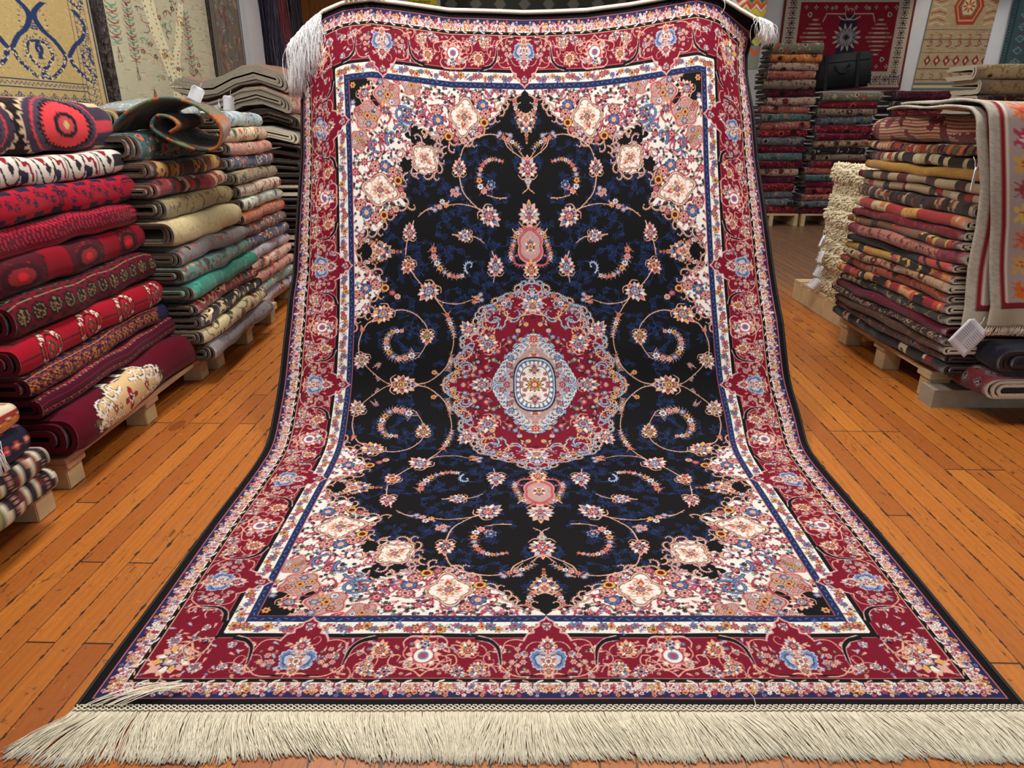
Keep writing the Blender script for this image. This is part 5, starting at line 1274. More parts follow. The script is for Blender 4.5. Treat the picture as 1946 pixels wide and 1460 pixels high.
# gold rug with blue paisley drops
def cv_gold():
    G, B_, L_ = (182, 158, 106), (38, 54, 96), (206, 186, 136); C = Canvas(140, 150, 4, G); R = random.Random(9)
    for i in range(2600): x, y = R.uniform(0, 140), R.uniform(0, 150); C.line([(x, y), (x+R.uniform(-1.4, 1.4), y+R.uniform(-1, 1))], R.choice([(168, 134, 84), (150, 122, 86), (216, 190, 128), (176, 140, 84)]), .5)
    for cx in (-2, 50, 102):
        for sg in (-1, 1):
            # thick speckled outlines of a drop and its inner hook
            pts = [(cx+sg*3, 64), (cx+sg*10, 50), (cx+sg*20, 36), (cx+sg*24, 18), (cx+sg*16, 2), (cx+sg*6, -6)]
            C.line(pts, B_, 4.8, 4.4, True)
            pts = [(cx+sg*2, 66), (cx+sg*6, 80), (cx+sg*14, 92), (cx+sg*22, 100), (cx+sg*27, 92), (cx+sg*21, 82), (cx+sg*16, 70), (cx+sg*18, 56), (cx+sg*26, 52), (cx+sg*24, 62), (cx+sg*27, 74)]
            C.line(pts, B_, 4.6, 2.6, True)
            for k in range(0, 60): PP = catmull(pts, 8); kk = PP[k % len(PP)]; C.ell(kk[0]+R.uniform(-2.4, 2.4), kk[1]+R.uniform(-3, 3), .8, 1.1, L_)
            for k in range(22):
                a = k/22*2*PI; C.polar(cx+sg*20+math.cos(a)*8, 74+math.sin(a)*24, 1.5, lambda t: .7+.3*np.cos(3*t), [(1, B_), (.4, L_)])
            for k in range(16):
                a = k/16*2*PI; C.line([(cx+sg*21+math.cos(a)*5.5, 30+math.sin(a)*18), (cx+sg*21+math.cos(a)*7.5, 30+math.sin(a)*20.5)], B_, 1.2, .5)
            C.hook(cx+sg*20, 40, 6, -PI/2, sg*4, B_, 1.6)
    for y, w in ((104, .8), (106.5, .5), (114, .8), (141, .6), (144, .9)): C.line([(0, y), (116, y)], B_ if w > .6 else (120, 110, 96), w)
    for k in range(30):
        x = 2+k*3.9; C.line([(x, 107), (x+2, 111), (x+3.4, 107.5)], (60, 72, 110), .7)
    for k in range(11):
        x = 6+k*10.6
        for sg in (-1, 1): C.hook(x, 138, 5, -PI/2+sg*.3, sg*3.6, B_, 1.1); C.hook(x, 120, 4, PI/2+sg*.5, -sg*3.4, B_, .9)
        C.polar(x+5.3, 128, 3.6, lambda t: .8+.2*np.cos(6*t), [(1, B_), (.7, L_), (.4, B_)])
    for x, w in ((113, .7), (117, .5), (131, .6), (137.5, 2.6)): C.line([(x, 0), (x, 150)], B_, w)
    for k in range(14):
        y = 4+k*10
        for sg in (-1, 1): C.hook(124, y, 4.4, sg*PI/2+.2, 3.6, B_, 1.0)
        C.polar(124, y+5, 2.6, lambda t: .75+.25*np.cos(5*t), [(1, B_), (.6, L_)])
    return C
Cg = cv_gold(); Cg.a = np.concatenate([Cg.a[:416], Cg.a]); Cg.H = Cg.a.shape[0]
gold = hang('wall_rug', (XW, 3.62, 2.205), (0, 1, 0), 1.37, 1.035, Cg, 'gold wall rug with blue paisley drops at the left edge', 'rugs hanging on the left wall', n=(260, 330), wave=.010)
# carved frame and the tree tapestry inside it
def cv_tree():
    C = Canvas(182, 175, 3.2, (178, 172, 146)); R = random.Random(12)
    for i in range(1500):
        x, y = R.uniform(0, 182), R.uniform(0, 175); C.line([(x, y), (x+R.uniform(3, 9), y+R.uniform(-.3, .3))], R.choice([(162, 156, 130), (194, 188, 162), (142, 138, 118), (170, 166, 144)]), .5)
    M_, T_, K_ = (128, 62, 56), (92, 132, 112), (66, 54, 54)
    for cx, y0, y1 in ((34, 14, 120), (132, 10, 128), (10, 30, 100)):
        y = y0; k = 0
        while y < y1-22:
            c = (T_, M_)[k % 2]
            for sg in (-1, 1): C.line([(cx, y+4), (cx+sg*6, y+1), (cx+sg*8, y-3)], c, 2.2, .8); C.line([(cx, y+6), (cx+sg*7, y+6)], c, 1.6, .6)
            y += 7; k += 1
        C.line([(cx, y0), (cx, y1)], K_, .9); C.line([(cx-2.4, y1), (cx, y1-18), (cx+2.4, y1), (cx-2.4, y1)], (110, 92, 80), 1.0)
    def dotted(pts, n=40, c=None, w=1.7):
        P = catmull(pts, 14)
        for k in range(0, len(P), 2): C.ell(P[k][0]+R.uniform(-1.8, 1.8), P[k][1], w*.6, w*.8, c or R.choice([M_, K_, T_, (150, 120, 60)]))
    C.poly([(86, 175), (88, 130), (78, 90), (64, 50), (56, 0), (78, 0), (84, 40), (96, 84), (104, 60), (112, 30), (122, 0), (132, 0), (122, 40), (108, 84), (104, 130), (112, 175)], (212, 204, 168))
    dotted([(90, 175), (92, 130), (80, 86), (66, 48), (60, 0)]); dotted([(108, 175), (100, 130), (92, 86), (78, 40), (72, 0)]); dotted([(100, 150), (104, 90), (118, 50), (126, 0)]); dotted([(96, 120), (98, 80), (112, 40), (116, 0)])
    for i in range(46):
        x, y = R.uniform(46, 150), R.uniform(2, 130); c = R.choice([M_, K_, T_, (170, 120, 60)])
        if i % 3 == 0:
            for k in range(5): C.ell(x+math.cos(k*1.26)*2.4, y+math.sin(k*1.26)*2.4, 1.3, 1.3, c)
            C.ell(x, y, 1, 1, (190, 140, 70))
        elif i % 3 == 1: C.hook(x, y, 6, R.uniform(0, 6.28), R.choice((-2.4, 2.4)), c, 1.2)
        else: C.line([(x, y), (x+5, y-2), (x+9, y+1), (x+12, y-3)], c, 1.6, .8, True); C.line([(x+3, y), (x+2, y+5)], c, .9)
    for x in (54, 150, 168): C.poly([(x, 128), (x+2.6, 140), (x, 152), (x-2.6, 140)], M_); C.ell(x, 141, 1, 4, T_)
    for k in range(60): C.line([(170, k*3), (182, k*3+R.uniform(-1, 1))], (150, 146, 124), .6)
    return C
Ct = cv_tree(); Ct.a = np.concatenate([Ct.a[:420], Ct.a]); Ct.H = Ct.a.shape[0]
tree = hang('wall_tapestry', (XW, 5.12, 2.72), (0, 1, 0), 1.74, 1.58, Ct, 'cream tapestry with a dotted tree of life in a dark frame', 'rugs hanging on the left wall', n=(230, 300), wave=.004, thick=.02)
fm = NT('carved_ebony'); n_ = fm.vor(fm.obj(), 26); w_ = fm.noise(fm.obj(), 30, 3, .6, 2.0)
fm.bump(fm.math('ADD', n_.outputs['Distance'], w_), .9, .02); fm = fm.fin(fm.mix(w_, (22, 17, 18), (66, 52, 46)), .45, .5)
fr_ = empty('picture_frame', (XW, 5.99, 1.0)); tag(fr_, 'carved dark frame standing around the tree tapestry', 'frame')
box('frame_side', (.022, -.92, .93), (.045, .105, 1.86), fm, fr_, bev=.012); box('frame_side', (.012, .905, .93), (.02, .05, 1.86), fm, fr_, bev=.005); box('frame_top', (.022, 0, 1.86), (.045, 1.94, .10), fm, fr_, bev=.012); box('frame_bottom', (.022, 0, .0), (.045, 1.94, .10), fm, fr_, bev=.012)
def cv_greyborder():
    C = Canvas(82, 150, 3.4, (112, 104, 96)); R = random.Random(3)
    for i in range(240):
        x, y = R.uniform(8, 74), R.uniform(0, 150); c = R.choice([(128, 60, 52), (150, 146, 130), (84, 96, 96), (140, 110, 84)])
        C.polar(x, y, R.uniform(1.4, 3.2), lambda t: .7+.3*np.cos(5*t), [(1, c), (.4, (90, 80, 76))]); C.sprig(x, y, R.uniform(0, 6), 5, c)
    for x in (3, 8, 74, 79): C.line([(x, 0), (x, 150)], (76, 58, 54), 1.2)
    for k in range(9): C.palmette(30, 10+k*17, 5, PI/2, (128, 56, 50), (150, 110, 80), (90, 100, 100), (150, 140, 120)); C.palmette(56, 18+k*17, 4.4, -PI/2, (150, 120, 96), (128, 56, 50), (80, 90, 100), (150, 140, 120))
    return C
hang('wall_rug', (XW, 6.96, 2.86), (0, 1, 0), .74, 1.42, cv_greyborder(), 'grey-brown wall rug with small rust flowers, right of the tree tapestry', 'rugs hanging on the left wall', n=(110, 160))
# dark shawls with long hair
def shawl(y0, c, lab, w, bot):
    m = plain('shawl_wool', c, .95, .1, .3, 40, .3); R_ = random.Random(int(y0*10)); L = []
    for i in range(520):
        y = y0+R_.uniform(0, w); x = R_.uniform(.02, .14); z0 = 2.9; zb = bot+R_.uniform(-.14, .12)+.2*abs((y-y0)/w-.5)
        L.append(np.array([(XW+x+.012*math.sin(f*7+i), y+.02*math.sin(f*5+i*1.3)+(y-y0-w/2)*.15*math.sin(f*PI), z0+(zb-z0)*f) for f in np.linspace(0, 1, 9)]))
    o = strands('hair_shawl', L, .0065, m, None, 4); tag(o, lab, 'shawl', 'shaggy shawls in the far left corner'); return o
shawl(8.22, (36, 30, 52), 'dark violet shaggy shawl, nearest of the far left corner three', .42, 1.50); shawl(8.62, (104, 18, 34), 'dark red shaggy shawl between two dark ones', .28, 1.42); shawl(8.9, (30, 30, 46), 'blue-black shaggy shawl beside the wooden door', .62, 1.40)
box('trim_1', (XW+.03, 7.98, 1.65), (.06, .42, 3.3), wall_m)['kind'] = 'structure'
# wooden door in the back left corner
oak = wood('oak', (150, 98, 50)); dr = empty('door_1', (-2.2, YB-.02, 0)); dr['kind'] = 'structure'
for nme, c_, s_ in (('door_frame', (-.46, -.03, 1.4), (.12, .10, 2.8)), ('door_frame', (.46, -.03, 1.4), (.12, .10, 2.8)), ('door_frame', (0, -.03, 2.75), (1.04, .10, .12)), ('door_leaf', (0, -.01, 1.35), (.80, .04, 2.7)), ('door_panel', (0, -.04, 2.1), (.52, .03, .9)), ('door_panel', (0, -.04, .8), (.52, .03, 1.1))): box(nme, c_, s_, oak, dr, bev=.008)
# yellow sign with the upper edge outside the frame
ylw = plain('yellow_board', (236, 222, 40), .5, .3, .02); inkm = plain('black_ink', (26, 26, 24), .6, .2, .02)
sb, sc_ = at_Y(803, 9.5, YB-.03), at_Y(797, 3.5, YB-.03)
sg_ = empty('yellow_sign', (sb.x, YB-.03, sb.z+.165)); tag(sg_, 'yellow sign with black lettering on the back wall above the rug', 'sign')
box('board', (0, 0, 0), (.375, .012, .33), ylw, sg_)
def text(s_, size, loc, rot, mat, parent, name='lettering', ext=.001):
    cu = bpy.data.curves.new(name, 'FONT'); cu.body = s_; cu.size = size; cu.extrude = ext; cu.align_x = 'CENTER'; cu.align_y = 'CENTER'
    ob = bpy.data.objects.new(name, cu); COL.objects.link(ob); dg = bpy.context.evaluated_depsgraph_get(); me = bpy.data.meshes.new_from_object(ob.evaluated_get(dg)); bpy.data.objects.remove(ob)
    me.materials.clear(); me.materials.append(mat); o = link(bpy.data.objects.new(name, me), parent); o.location = loc; o.rotation_euler = rot; return o
text('Tripadvisor', .062, (sc_.x-sb.x, -.010, sc_.z-sb.z-.165), (PI/2, 0, 0), inkm, sg_)
# dark grey textile with pale zigzags high on the back wall
def cv_dark():
    C = Canvas(280, 120, 2.4, (62, 64, 60)); R = random.Random(6); P_ = (150, 150, 140)
    for k in range(9):
        x = k*32
        for q_ in range(3): C.line([(x, 20+q_*7), (x+8, 34+q_*7), (x+16, 20+q_*7), (x+24, 34+q_*7), (x+32, 20+q_*7)], P_, 1.3)
        C.poly([(x+6, 56), (x+14, 48), (x+22, 56), (x+14, 64)], (110, 110, 104)); C.line([(x+14, 70), (x+14, 84)], P_, 1.4)
        for q_ in range(3): C.line([(x+4, 90+q_*8), (x+10, 84+q_*8), (x+16, 90+q_*8), (x+22, 84+q_*8)], P_, 1.2); C.line([(x+26, 84+q_*9), (x+29, 90+q_*9), (x+26, 92+q_*9)], P_, 1.0)
        C.line([(x+3, 100), (x+3, 108), (x+6, 108)], P_, 1)
    for y in (12, 46, 80, 116): C.line([(0, y), (280, y)], (90, 92, 86), 1.4)
    return C
hang('wall_rug', (-.92, YB-.012, 3.16), (1, 0, 0), 2.75, 1.3, cv_dark(), 'dark grey wall rug with pale zigzags above the held-up rug', 'rugs hanging on the back wall', n=(260, 110))
# red medallion rug
def cv_redwall():
    C = Canvas(172, 124, 4, (96, 30, 44)); W_, D_, RD, SK = (178, 164, 148), (44, 40, 56), (128, 30, 46), (150, 160, 176)
    C.rect(0, 172, 0, 124, (110, 40, 50)); C.rect(3, 169, 3, 121, W_); C.rect(22, 150, 22, 102, RD)
    C.rect(6, 166, 6, 6.8, D_); C.rect(6, 166, 117, 118, D_)
    for k in range(13):
        for y in (12.5, 111.5):
            x = 12+k*12.4; C.polar(x, y, 5, lambda t: .78+.22*np.cos(8*t), [(1, D_), (.72, W_), (.5, (110, 56, 62)), (.25, D_)])
            for j in range(3): C.line([(x+6.2, y-5+j*4), (x+6.2+(j-1)*1.2, y-2+j*4)], D_, 1.3)
    for k in range(8):
        for x in (12.5, 159.5):
            y = 23+k*11.4; C.polar(x, y, 5, lambda t: .78+.22*np.cos(8*t), [(1, D_), (.72, W_), (.5, (110, 56, 62)), (.25, D_)]); C.line([(x-5, y+5.7), (x+5, y+5.7)], D_, 1.2)
    C.poly([(76, 44), (82, 36), (94, 36), (100, 44), (100, 80), (94, 88), (82, 88), (76, 80)], D_)
    C.polar(88, 62, 19, lambda t: .74+.26*np.cos(14*t), [(1, W_), (.7, (70, 90, 130)), (.45, W_), (.3, D_)], sx=.85)
    for cx in (44, 130):
        for k in range(9):
            hw = 1.5+(9-abs(k*2-8))*1.7; yy = 42+k*5
            C.line([(cx-hw, yy), (cx+hw, yy)], (150, 116, 96), 2.2); C.line([(cx-hw*.5, yy), (cx+hw*.5, yy)], W_, 1.4)
    for sx_ in (-1, 1):
        for sy_ in (-1, 1):
            C.hook(88+sx_*14, 62+sy_*24, 12, PI/2+sx_*sy_*(-1.0), sx_*3.2, W_, 1.4, None, False); C.line([(88+sx_*6, 62+sy_*27), (88+sx_*30, 62+sy_*27), (88+sx_*34, 62+sy_*18)], W_, 1.3)
            C.flower(88+sx_*52, 62+sy_*26, 4, W_, D_, RD); C.flower(88+sx_*24, 62+sy_*33, 3, (150, 150, 150), RD, W_)
    for k in range(10): C.polar(30+k*13, 28, 2.6, lambda t: .7+.3*np.cos(4*t), [(1, W_), (.5, D_)]); C.polar(30+k*13, 96, 2.6, lambda t: .7+.3*np.cos(4*t), [(1, W_), (.5, D_)])
    return C
hang('wall_rug', (3.50, YB-.012, 2.80), (1, 0, 0), 1.70, 1.26, cv_redwall(), 'red wall rug with dark star medallion and cream flower border', 'rugs hanging on the back wall', n=(260, 190))
# beige kilim
def cv_beige():
    C = Canvas(88, 150, 4, (172, 152, 122)); R_ = random.Random(7); RD, GR, CR = (160, 66, 54), (118, 116, 96), (206, 186, 144)
    for i in range(500): x, y = R_.uniform(0, 88), R_.uniform(0, 150); C.line([(x, y), (x+R_.uniform(3, 12), y)], R_.choice([(150, 132, 106), (190, 170, 136), (140, 120, 100)]), .5)
    for y in (14, 70, 82, 98, 118, 132): C.line([(0, y), (88, y)], (110, 84, 74), 1.0)
    cx, cy = 50, 42
    for r, c in ((22, RD), (18, (196, 150, 100)), (16, RD), (12, GR), (10, CR)): C.poly([(cx-r*.9, cy), (cx-r*.5, cy-r), (cx+r*.5, cy-r), (cx+r*.9, cy), (cx+r*.5, cy+r), (cx-r*.5, cy+r)], c)
    C.polar(cx, cy, 8, lambda t: .65+.35*np.cos(8*t), [(1, RD), (.4, CR)])
    for x0 in (12, 84):
        for k in range(5):
            for sg in (-1, 1): C.line([(x0-10, cy+sg*(4+k*4.5)), (x0, cy+sg*(1+k*4.5)), (x0+10, cy+sg*(4+k*4.5))], RD if k % 2 else CR, 1.3)
    for k in range(7):
        x = 6+k*13
        C.hook(x, 76, 4, 0, 4, RD, 1.0); C.hook(x, 90, 5, 0, -4, (120, 60, 60), 1.2); C.poly([(x, 108), (x+5, 101), (x+10, 108), (x+5, 115)], (136, 52, 60)); C.poly([(x+3, 108), (x+5, 105), (x+7, 108), (x+5, 111)], CR)
        C.hook(x, 125, 4, 0, 4, (130, 80, 60), 1.0); C.hook(x, 8, 4, 0, 4, RD, .9)
    for y, c in ((136, (90, 110, 120)), (139.5, CR), (143, (90, 110, 120)), (147, CR)): C.rect(0, 88, y, y+2.6, c)
    return C
hang('wall_rug', (5.42, YB-.012, 2.93), (1, 0, 0), .86, 1.44, cv_beige(), 'beige kilim with red hexagon and striped end on the back wall', 'rugs hanging on the back wall', n=(140, 220), shear=-.06)
def cv_teal():
    C = Canvas(90, 130, 3.4, (70, 92, 96)); T_, W_ = (110, 136, 138), (166, 172, 164)
    for x0, c in ((4, (52, 64, 70)), (26, (56, 60, 66)), (86, (52, 64, 70))): C.rect(x0, x0+2, 0, 130, c)
    for k in range(10):
        y = 6+k*13.5
        C.poly([(10, y), (16, y-5), (22, y), (16, y+5)], T_); C.polar(16, y, 3, lambda t: .7+.3*np.cos(8*t), [(1, (40, 50, 58)), (.4, W_)]); C.line([(9, y+6.7), (23, y+6.7)], (120, 60, 60), .9)
        C.polar(52, y, 6, lambda t: .8+.2*np.cos(8*t), [(1, (46, 56, 62)), (.8, T_), (.4, (120, 60, 60))]); C.hook(70, y, 5, 1, 3, W_, .8); C.hook(34, y, 5, 2, -3, W_, .8)
    for k in range(40): C.line([(0, k*3.3), (3.4, k*3.3+1.6)], (40, 50, 58), .9)
    return C
hang('wall_rug', (6.45, YB-.012, 3.05), (1, 0, 0), 1.1, 1.34, cv_teal(), 'teal grey wall rug in the upper right corner', 'rugs hanging on the back wall', n=(140, 170))
hid = plain('sheepskin', (74, 48, 34), .95, .1, .3, 30, .4)
L = []; R_ = random.Random(2)
for i in range(900):
    a, r_ = R_.uniform(0, 6.28), R_.random()**.5; x, z = 6.99+math.cos(a)*r_*.26, 2.44+math.sin(a)*r_*.34
    L.append(np.array([(x, YB-.06-.05*R_.random(), z), (x+R_.gauss(0, .02), YB-.13, z-.03), (x+R_.gauss(0, .03), YB-.15, z-.07)]))
tag(strands('sheepskin', L, .008, hid, None, 4), 'brown sheepskin hanging over the teal wall rug', 'sheepskin')
# bright zigzag kilim hanging beside the tallest back stack
def cv_bright():
    C = Canvas(70, 150, 3, (150, 156, 96)); cs = [(196, 84, 50), (206, 176, 66), (70, 110, 100), (214, 206, 186), (150, 160, 90), (60, 70, 100)]
    for k in range(14):
        y = k*11
        P_ = [(x, y+(4 if (x//7) % 2 else -4)) for x in range(0, 77, 7)]; C.line(P_, cs[k % 6], 5.5); C.line([(a, b+3.4) for a, b in P_], cs[(k+3) % 6], 1.6)
    for k in range(5): C.poly([(20, 10+k*24), (32, 0+k*24), (44, 10+k*24), (32, 20+k*24)], cs[(k+1) % 6]); C.poly([(26, 10+k*24), (32, 5+k*24), (38, 10+k*24), (32, 15+k*24)], cs[(k+4) % 6])
    C.rect(0, 70, 118, 150, (122, 128, 116)); C.line([(x, 126+(4 if (x//7) % 2 else -4)) for x in range(0, 77, 7)], (196, 90, 60), 4)
    return C
hang('hanging_kilim', (1.96, 7.45, 2.62), (1, 0, 0), .50, 1.0, cv_bright(), 'bright zigzag kilim hanging behind the raised rug corner', None, n=(90, 160), shear=-.03)
rod = empty('hanging_rail', (2.20, 7.45, 2.63)); tag(rod, 'thin rail the bright zigzag kilim hangs from', 'rail')
box('rail', (0, 0, 0), (.62, .02, .02), steel_m, rod); box('hanger', (-.28, 0, .33), (.01, .01, .66), steel_m, rod); box('hanger', (.28, 0, .33), (.01, .01, .66), steel_m, rod)

# ------------------------------------------------------------------ rugs draped over the front right stack
def cv_orange():
    C = Canvas(120, 160, 4, (158, 152, 140)); R_ = random.Random(21)   # cm; x from the outer edge inward, y from the back over the top and down
    OR, YE, PK, LI = (204, 104, 40), (206, 160, 60), (168, 60, 84), (166, 152, 148)
    for i in range(5200): x, y = R_.uniform(0, 5), R_.uniform(0, 160); C.line([(x, y), (x+.3, y)], (170, 164, 152), .25)
    C.rect(5.0, 6.6, 0, 160, (128, 34, 44)); C.rect(6.6, 7.4, 0, 160, (214, 206, 190)); C.rect(7.4, 8.2, 0, 160, (90, 40, 44)); C.rect(8.2, 18.6, 0, 151, LI)
    C.rect(18.6, 19.6, 0, 140, (70, 50, 46)); C.rect(19.6, 120, 0, 140, OR); C.rect(8.2, 120, 141, 151, LI); C.rect(18.6, 120, 140, 141, (70, 50, 46)); C.rect(5, 120, 151, 152.4, (128, 34, 44)); C.rect(5, 120, 152.4, 153.2, (90, 40, 44)); C.rect(0, 120, 153.2, 160, (168, 160, 140))
    for k in range(16):
        y = 5+k*9.4; c = (YE, OR, PK, YE, (150, 60, 70), (206, 180, 90), OR)[k % 7]
        C.polar(13.4, y, 3.9, lambda t: .66+.34*np.cos((6+k % 3)*t), [(1, c), (.4, PK if c != PK else (220, 200, 200)), (.2, c)], k)
        for q_ in range(4): a = q_*1.57+.8; C.line([(13.4+math.cos(a)*2, y+math.sin(a)*2), (13.4+math.cos(a)*4.6, y+math.sin(a)*4)], c, .9, .4)
    for k in range(11):
        x = 14+k*9.4; c = (OR, PK, YE)[k % 3]; C.polar(x, 146, 3.7, lambda t: .66+.34*np.cos(6*t), [(1, c), (.4, PK)], k)
    for i in range(420):
        x, y = R_.uniform(20, 120), R_.uniform(0, 139); C.polar(x, y, R_.uniform(1, 2.6), lambda t: .6+.4*np.cos(5*t), [(1, R_.choice([(150, 130, 70), (206, 160, 70), (176, 70, 40), (160, 150, 110)])), (.4, OR)], i)
    return C
Cor = cv_orange()
def drape(xe, x0, dx, zt, ytop, ydrop, zend, C, label, nx=110, ny=260, ph=0.0):
    R = .05; Lt = ytop-(ydrop+R); La = PI/2*R; Lh = zt-R-zend; Ltot = Lt+La+Lh
    s = np.linspace(0, Ltot, ny); y = np.where(s < Lt, ytop-s, np.where(s < Lt+La, ydrop+R-R*np.sin((s-Lt)/R), ydrop)); z = np.where(s < Lt, zt, np.where(s < Lt+La, zt-R+R*np.cos(np.clip((s-Lt)/R, 0, PI/2)), zt-R-(s-Lt-La)))
    a = np.linspace(0, dx, nx); A, Y = np.meshgrid(a, y); _, Z = np.meshgrid(a, z); _, S = np.meshgrid(a, s)
    hangf = np.clip((S-Lt)/Lh, 0, 1)
    X = A+np.where(hangf > 0, np.interp(hangf, [0, .15, .4, .6, .8, 1], xe), xe[0]+.10*np.clip(1-S/Lt, 0, 1))
    Y = Y-.012*np.sin(A*26+ph)*hangf-.012*np.sin(S*8+ph)*hangf-.02*np.sin(A*9)*hangf; Z = Z+.01*np.sin(A*8+S*5)*(1-hangf)+.006*np.sin(S*11+ph)*(1-hangf)-.02*np.clip(1-S/Lt, 0, 1)*0
    i = np.clip((1-(Ltot-S)/1.6)*C.H, 0, C.H-1).astype(int); j = np.clip((A+.016)/1.2*C.W, 0, C.W-1).astype(int)
    o = grid_obj('draped_rug', np.stack([X, Y, Z], -1)-np.array([x0, ydrop, zend]), wool_m, None, colors=C.a[i, j].astype(np.float32)); o.location = (x0, ydrop, zend)
    md = o.modifiers.new('thickness', 'SOLIDIFY'); md.thickness = .009; md.offset = 0
    tag(o, label, 'rug', 'rugs draped over the front right stack')
    L = []; R_ = random.Random(int(ph*10))
    for k in range(int(dx*420)):
        f = R_.random(); j_ = int(f*(nx-1)); b0 = np.array([X[-1, j_]-x0, Y[-1, j_]-ydrop, Z[-1, j_]-zend]); d = R_.gauss(-.006, .006); L.append(np.array([b0+np.array([d*q_, -.003, -.034*q_]) for q_ in np.linspace(0, 1, 3)]))
    strands('fringe', L, .0012, white_t, o)
    return o
drape([1.655, 1.68, 1.74, 1.76, 1.768, 1.785], 1.655, 1.05, 1.188, 3.45, 2.635, .375, Cor, 'grey-edged orange flowered rug, inner layer hanging over the right stack', ph=.4)
drape([1.665, 1.70, 1.75, 1.79, 1.82, 1.855], 1.665, 1.05, 1.206, 3.35, 2.600, .390, Cor, 'outer orange flowered rug hanging over the right stack', ph=1.3)

# ------------------------------------------------------------------ odds and ends on the left stacks
kil = K('kilim_roll', (186, 104, 54), [(110, 128, 90), (76, 100, 96), (196, 130, 70), (60, 60, 56)], 'kilim', .8, band=.09, seed=95)
def fold_sheet(name, P, mat, label, cat='rug', group=None, th=.012):
    n, m = P.shape[:2]; a, b = np.meshgrid(np.linspace(0, .6, m), np.linspace(0, .6, n)); c = P.mean((0, 1))
    o = grid_obj(name, P-c, mat, None, uv=np.stack([a, b], -1)); o.location = c; md = o.modifiers.new('thickness', 'SOLIDIFY'); md.thickness = th; md.offset = 0
    tag(o, label, cat, group); return o
# orange and green kilim loosely rolled over on itself: two loops flattened towards the aisle
tt = np.linspace(0, 1, 60); ax_ = np.linspace(0, 1, 16)
prof = catmull([(-.36, .02), (-.26, .10), (-.12, .15), (.02, .13), (.12, .05), (.10, -.035), (.02, -.05), (-.08, -.02), (-.17, .035), (-.14, .085), (-.08, .075), (-.06, .045), (-.1, .02)], 6)
A_, B_ = at_Y(366, 252, 3.02), at_Y(404, 236, 3.55)
Pk = np.zeros((len(prof), 16, 3))
for k, f in enumerate(ax_):
    c = A_.lerp(B_, f); sc = 1.0-.28*f
    for i, (p, q_) in enumerate(prof): Pk[i, k] = (c.x+p*.92*sc, c.y+.10*p*(1-f), c.z-.02+q_*sc)
fold_sheet('rolled_kilim', Pk, kil, 'orange and green kilim rolled loosely on top of the teal rug')
# plastic-wrapped bundle and the yellow patterned cloth behind
wrap_m = NT('clear_wrap'); nn = wrap_m.noise(wrap_m.obj(), 26, 3); vv = wrap_m.vor(wrap_m.obj(), 60)
wrap_m.bump(nn, .6, .01); wrap_m = wrap_m.fin(wrap_m.mix(wrap_m.math('LESS_THAN', vv.outputs['Distance'], .3), (150, 160, 160), (206, 210, 206)), .25, .6)
prof = [(math.cos(a)*.21, .065*math.sin(a)) for a in np.linspace(0, 2*PI, 24)]; c0, c1 = at_Y(262, 226, 3.36), at_Y(330, 214, 3.95)
Pw = np.zeros((24, 14, 3))
for k, f in enumerate(np.linspace(0, 1, 14)):
    c = c0.lerp(c1, f); s_ = 1-.5*max(0, abs(f-.5)*2-.8)/.2
    for i, (p, q_) in enumerate(prof): Pw[i, k] = (c.x-.05+p*s_, c.y, c.z+q_*s_*(1+.1*math.sin(f*30)))
fold_sheet('wrapped_bundle', Pw, wrap_m, 'plastic-wrapped folded textile behind the orange kilim', 'bundle')
yel = K('yellow_cloth', (196, 160, 70), [(90, 130, 116), (206, 190, 130), (190, 100, 60)], 'kilim', .6, band=.1, seed=96)
o = fold_rug(at_Y(222, 228, 3.28), at_Y(236, 222, 3.5), (1, 0), .085, .55, yel, back_gy, rings=2, seed=310, flat=.8, nt=8); tag(o, 'yellow and aqua kilim folded behind the topmost red stack rug', 'rug')
# paper price tags
paper = plain('tag_paper', (214, 216, 222), .7, .2, .03, 20); ink2 = plain('tag_print', (140, 140, 160), .8, .1, .05)
def paper_tag(pt, w, h, rz, rx, label, curl=.3, group='paper price tags', ry=0.0, cols=2, prt=True):
    r = empty('price_tag', pt); r.rotation_euler = (rx, ry, rz); tag(r, label, 'tag', group)
    V, F = [], []; n = 8
    out = [(-.5, .38), (-.38, .5), (.38, .5), (.5, .38)]
    for j in range(n+1):
        f = j/n; wj = w*(1 if f > .12 else .7+.3*f/.12)
        for i in range(n+1):
            g = i/n-.5; V.append((g*wj, -curl*w*(g*g*2+.25*math.sin(f*3)*g), -f*h)); V[-1] = V[-1]
    for j in range(n):
        for i in range(n): a = j*(n+1)+i; F.append((a, a+1, a+n+2, a+n+1))
    o = mesh_obj('paper', V, F, paper, r); md = o.modifiers.new('t', 'SOLIDIFY'); md.thickness = .0008
    if prt:
        bm = bmesh.new()
        for k in range(cols):
            for q_ in range(9): box_bm(bm, (w*(-.22+.44*k)/max(1, cols-1) if cols > 1 else 0, -.0032-.02*w*curl, -h*(.18+.07*q_)), (w*.34, .0004, h*.016))
        bm_obj('printed_lines', bm, ink2, r)
    strands('string', [np.array([(0, 0, 0), (.002, .004, .02), (0, .012, .035)])], .0008, white_t, r, 4)
    return r
p = at_Y(1862, 617, 2.54); tg = paper_tag(p, .105, .125, 0, -.12, 'large white price tag hanging below the draped rugs', .05, ry=.72)
paper_tag(at_Y(1853, 318, 2.565), .05, .085, .9, 0, 'small white price tag at the edge of the draped rug', .2)
for i, (px, py, lab) in enumerate(((1560, 448, 'topmost'), (1556, 476, 'second'), (1553, 503, 'third'), (1551, 530, 'lowest'))):
    paper_tag(at_X(px+4, py, 1.90), .06, .075, 1.1+.4*i, .25, f'curled paper tag on the cream shaggy stack, {lab} of four', .6, ry=.5-.35*i)
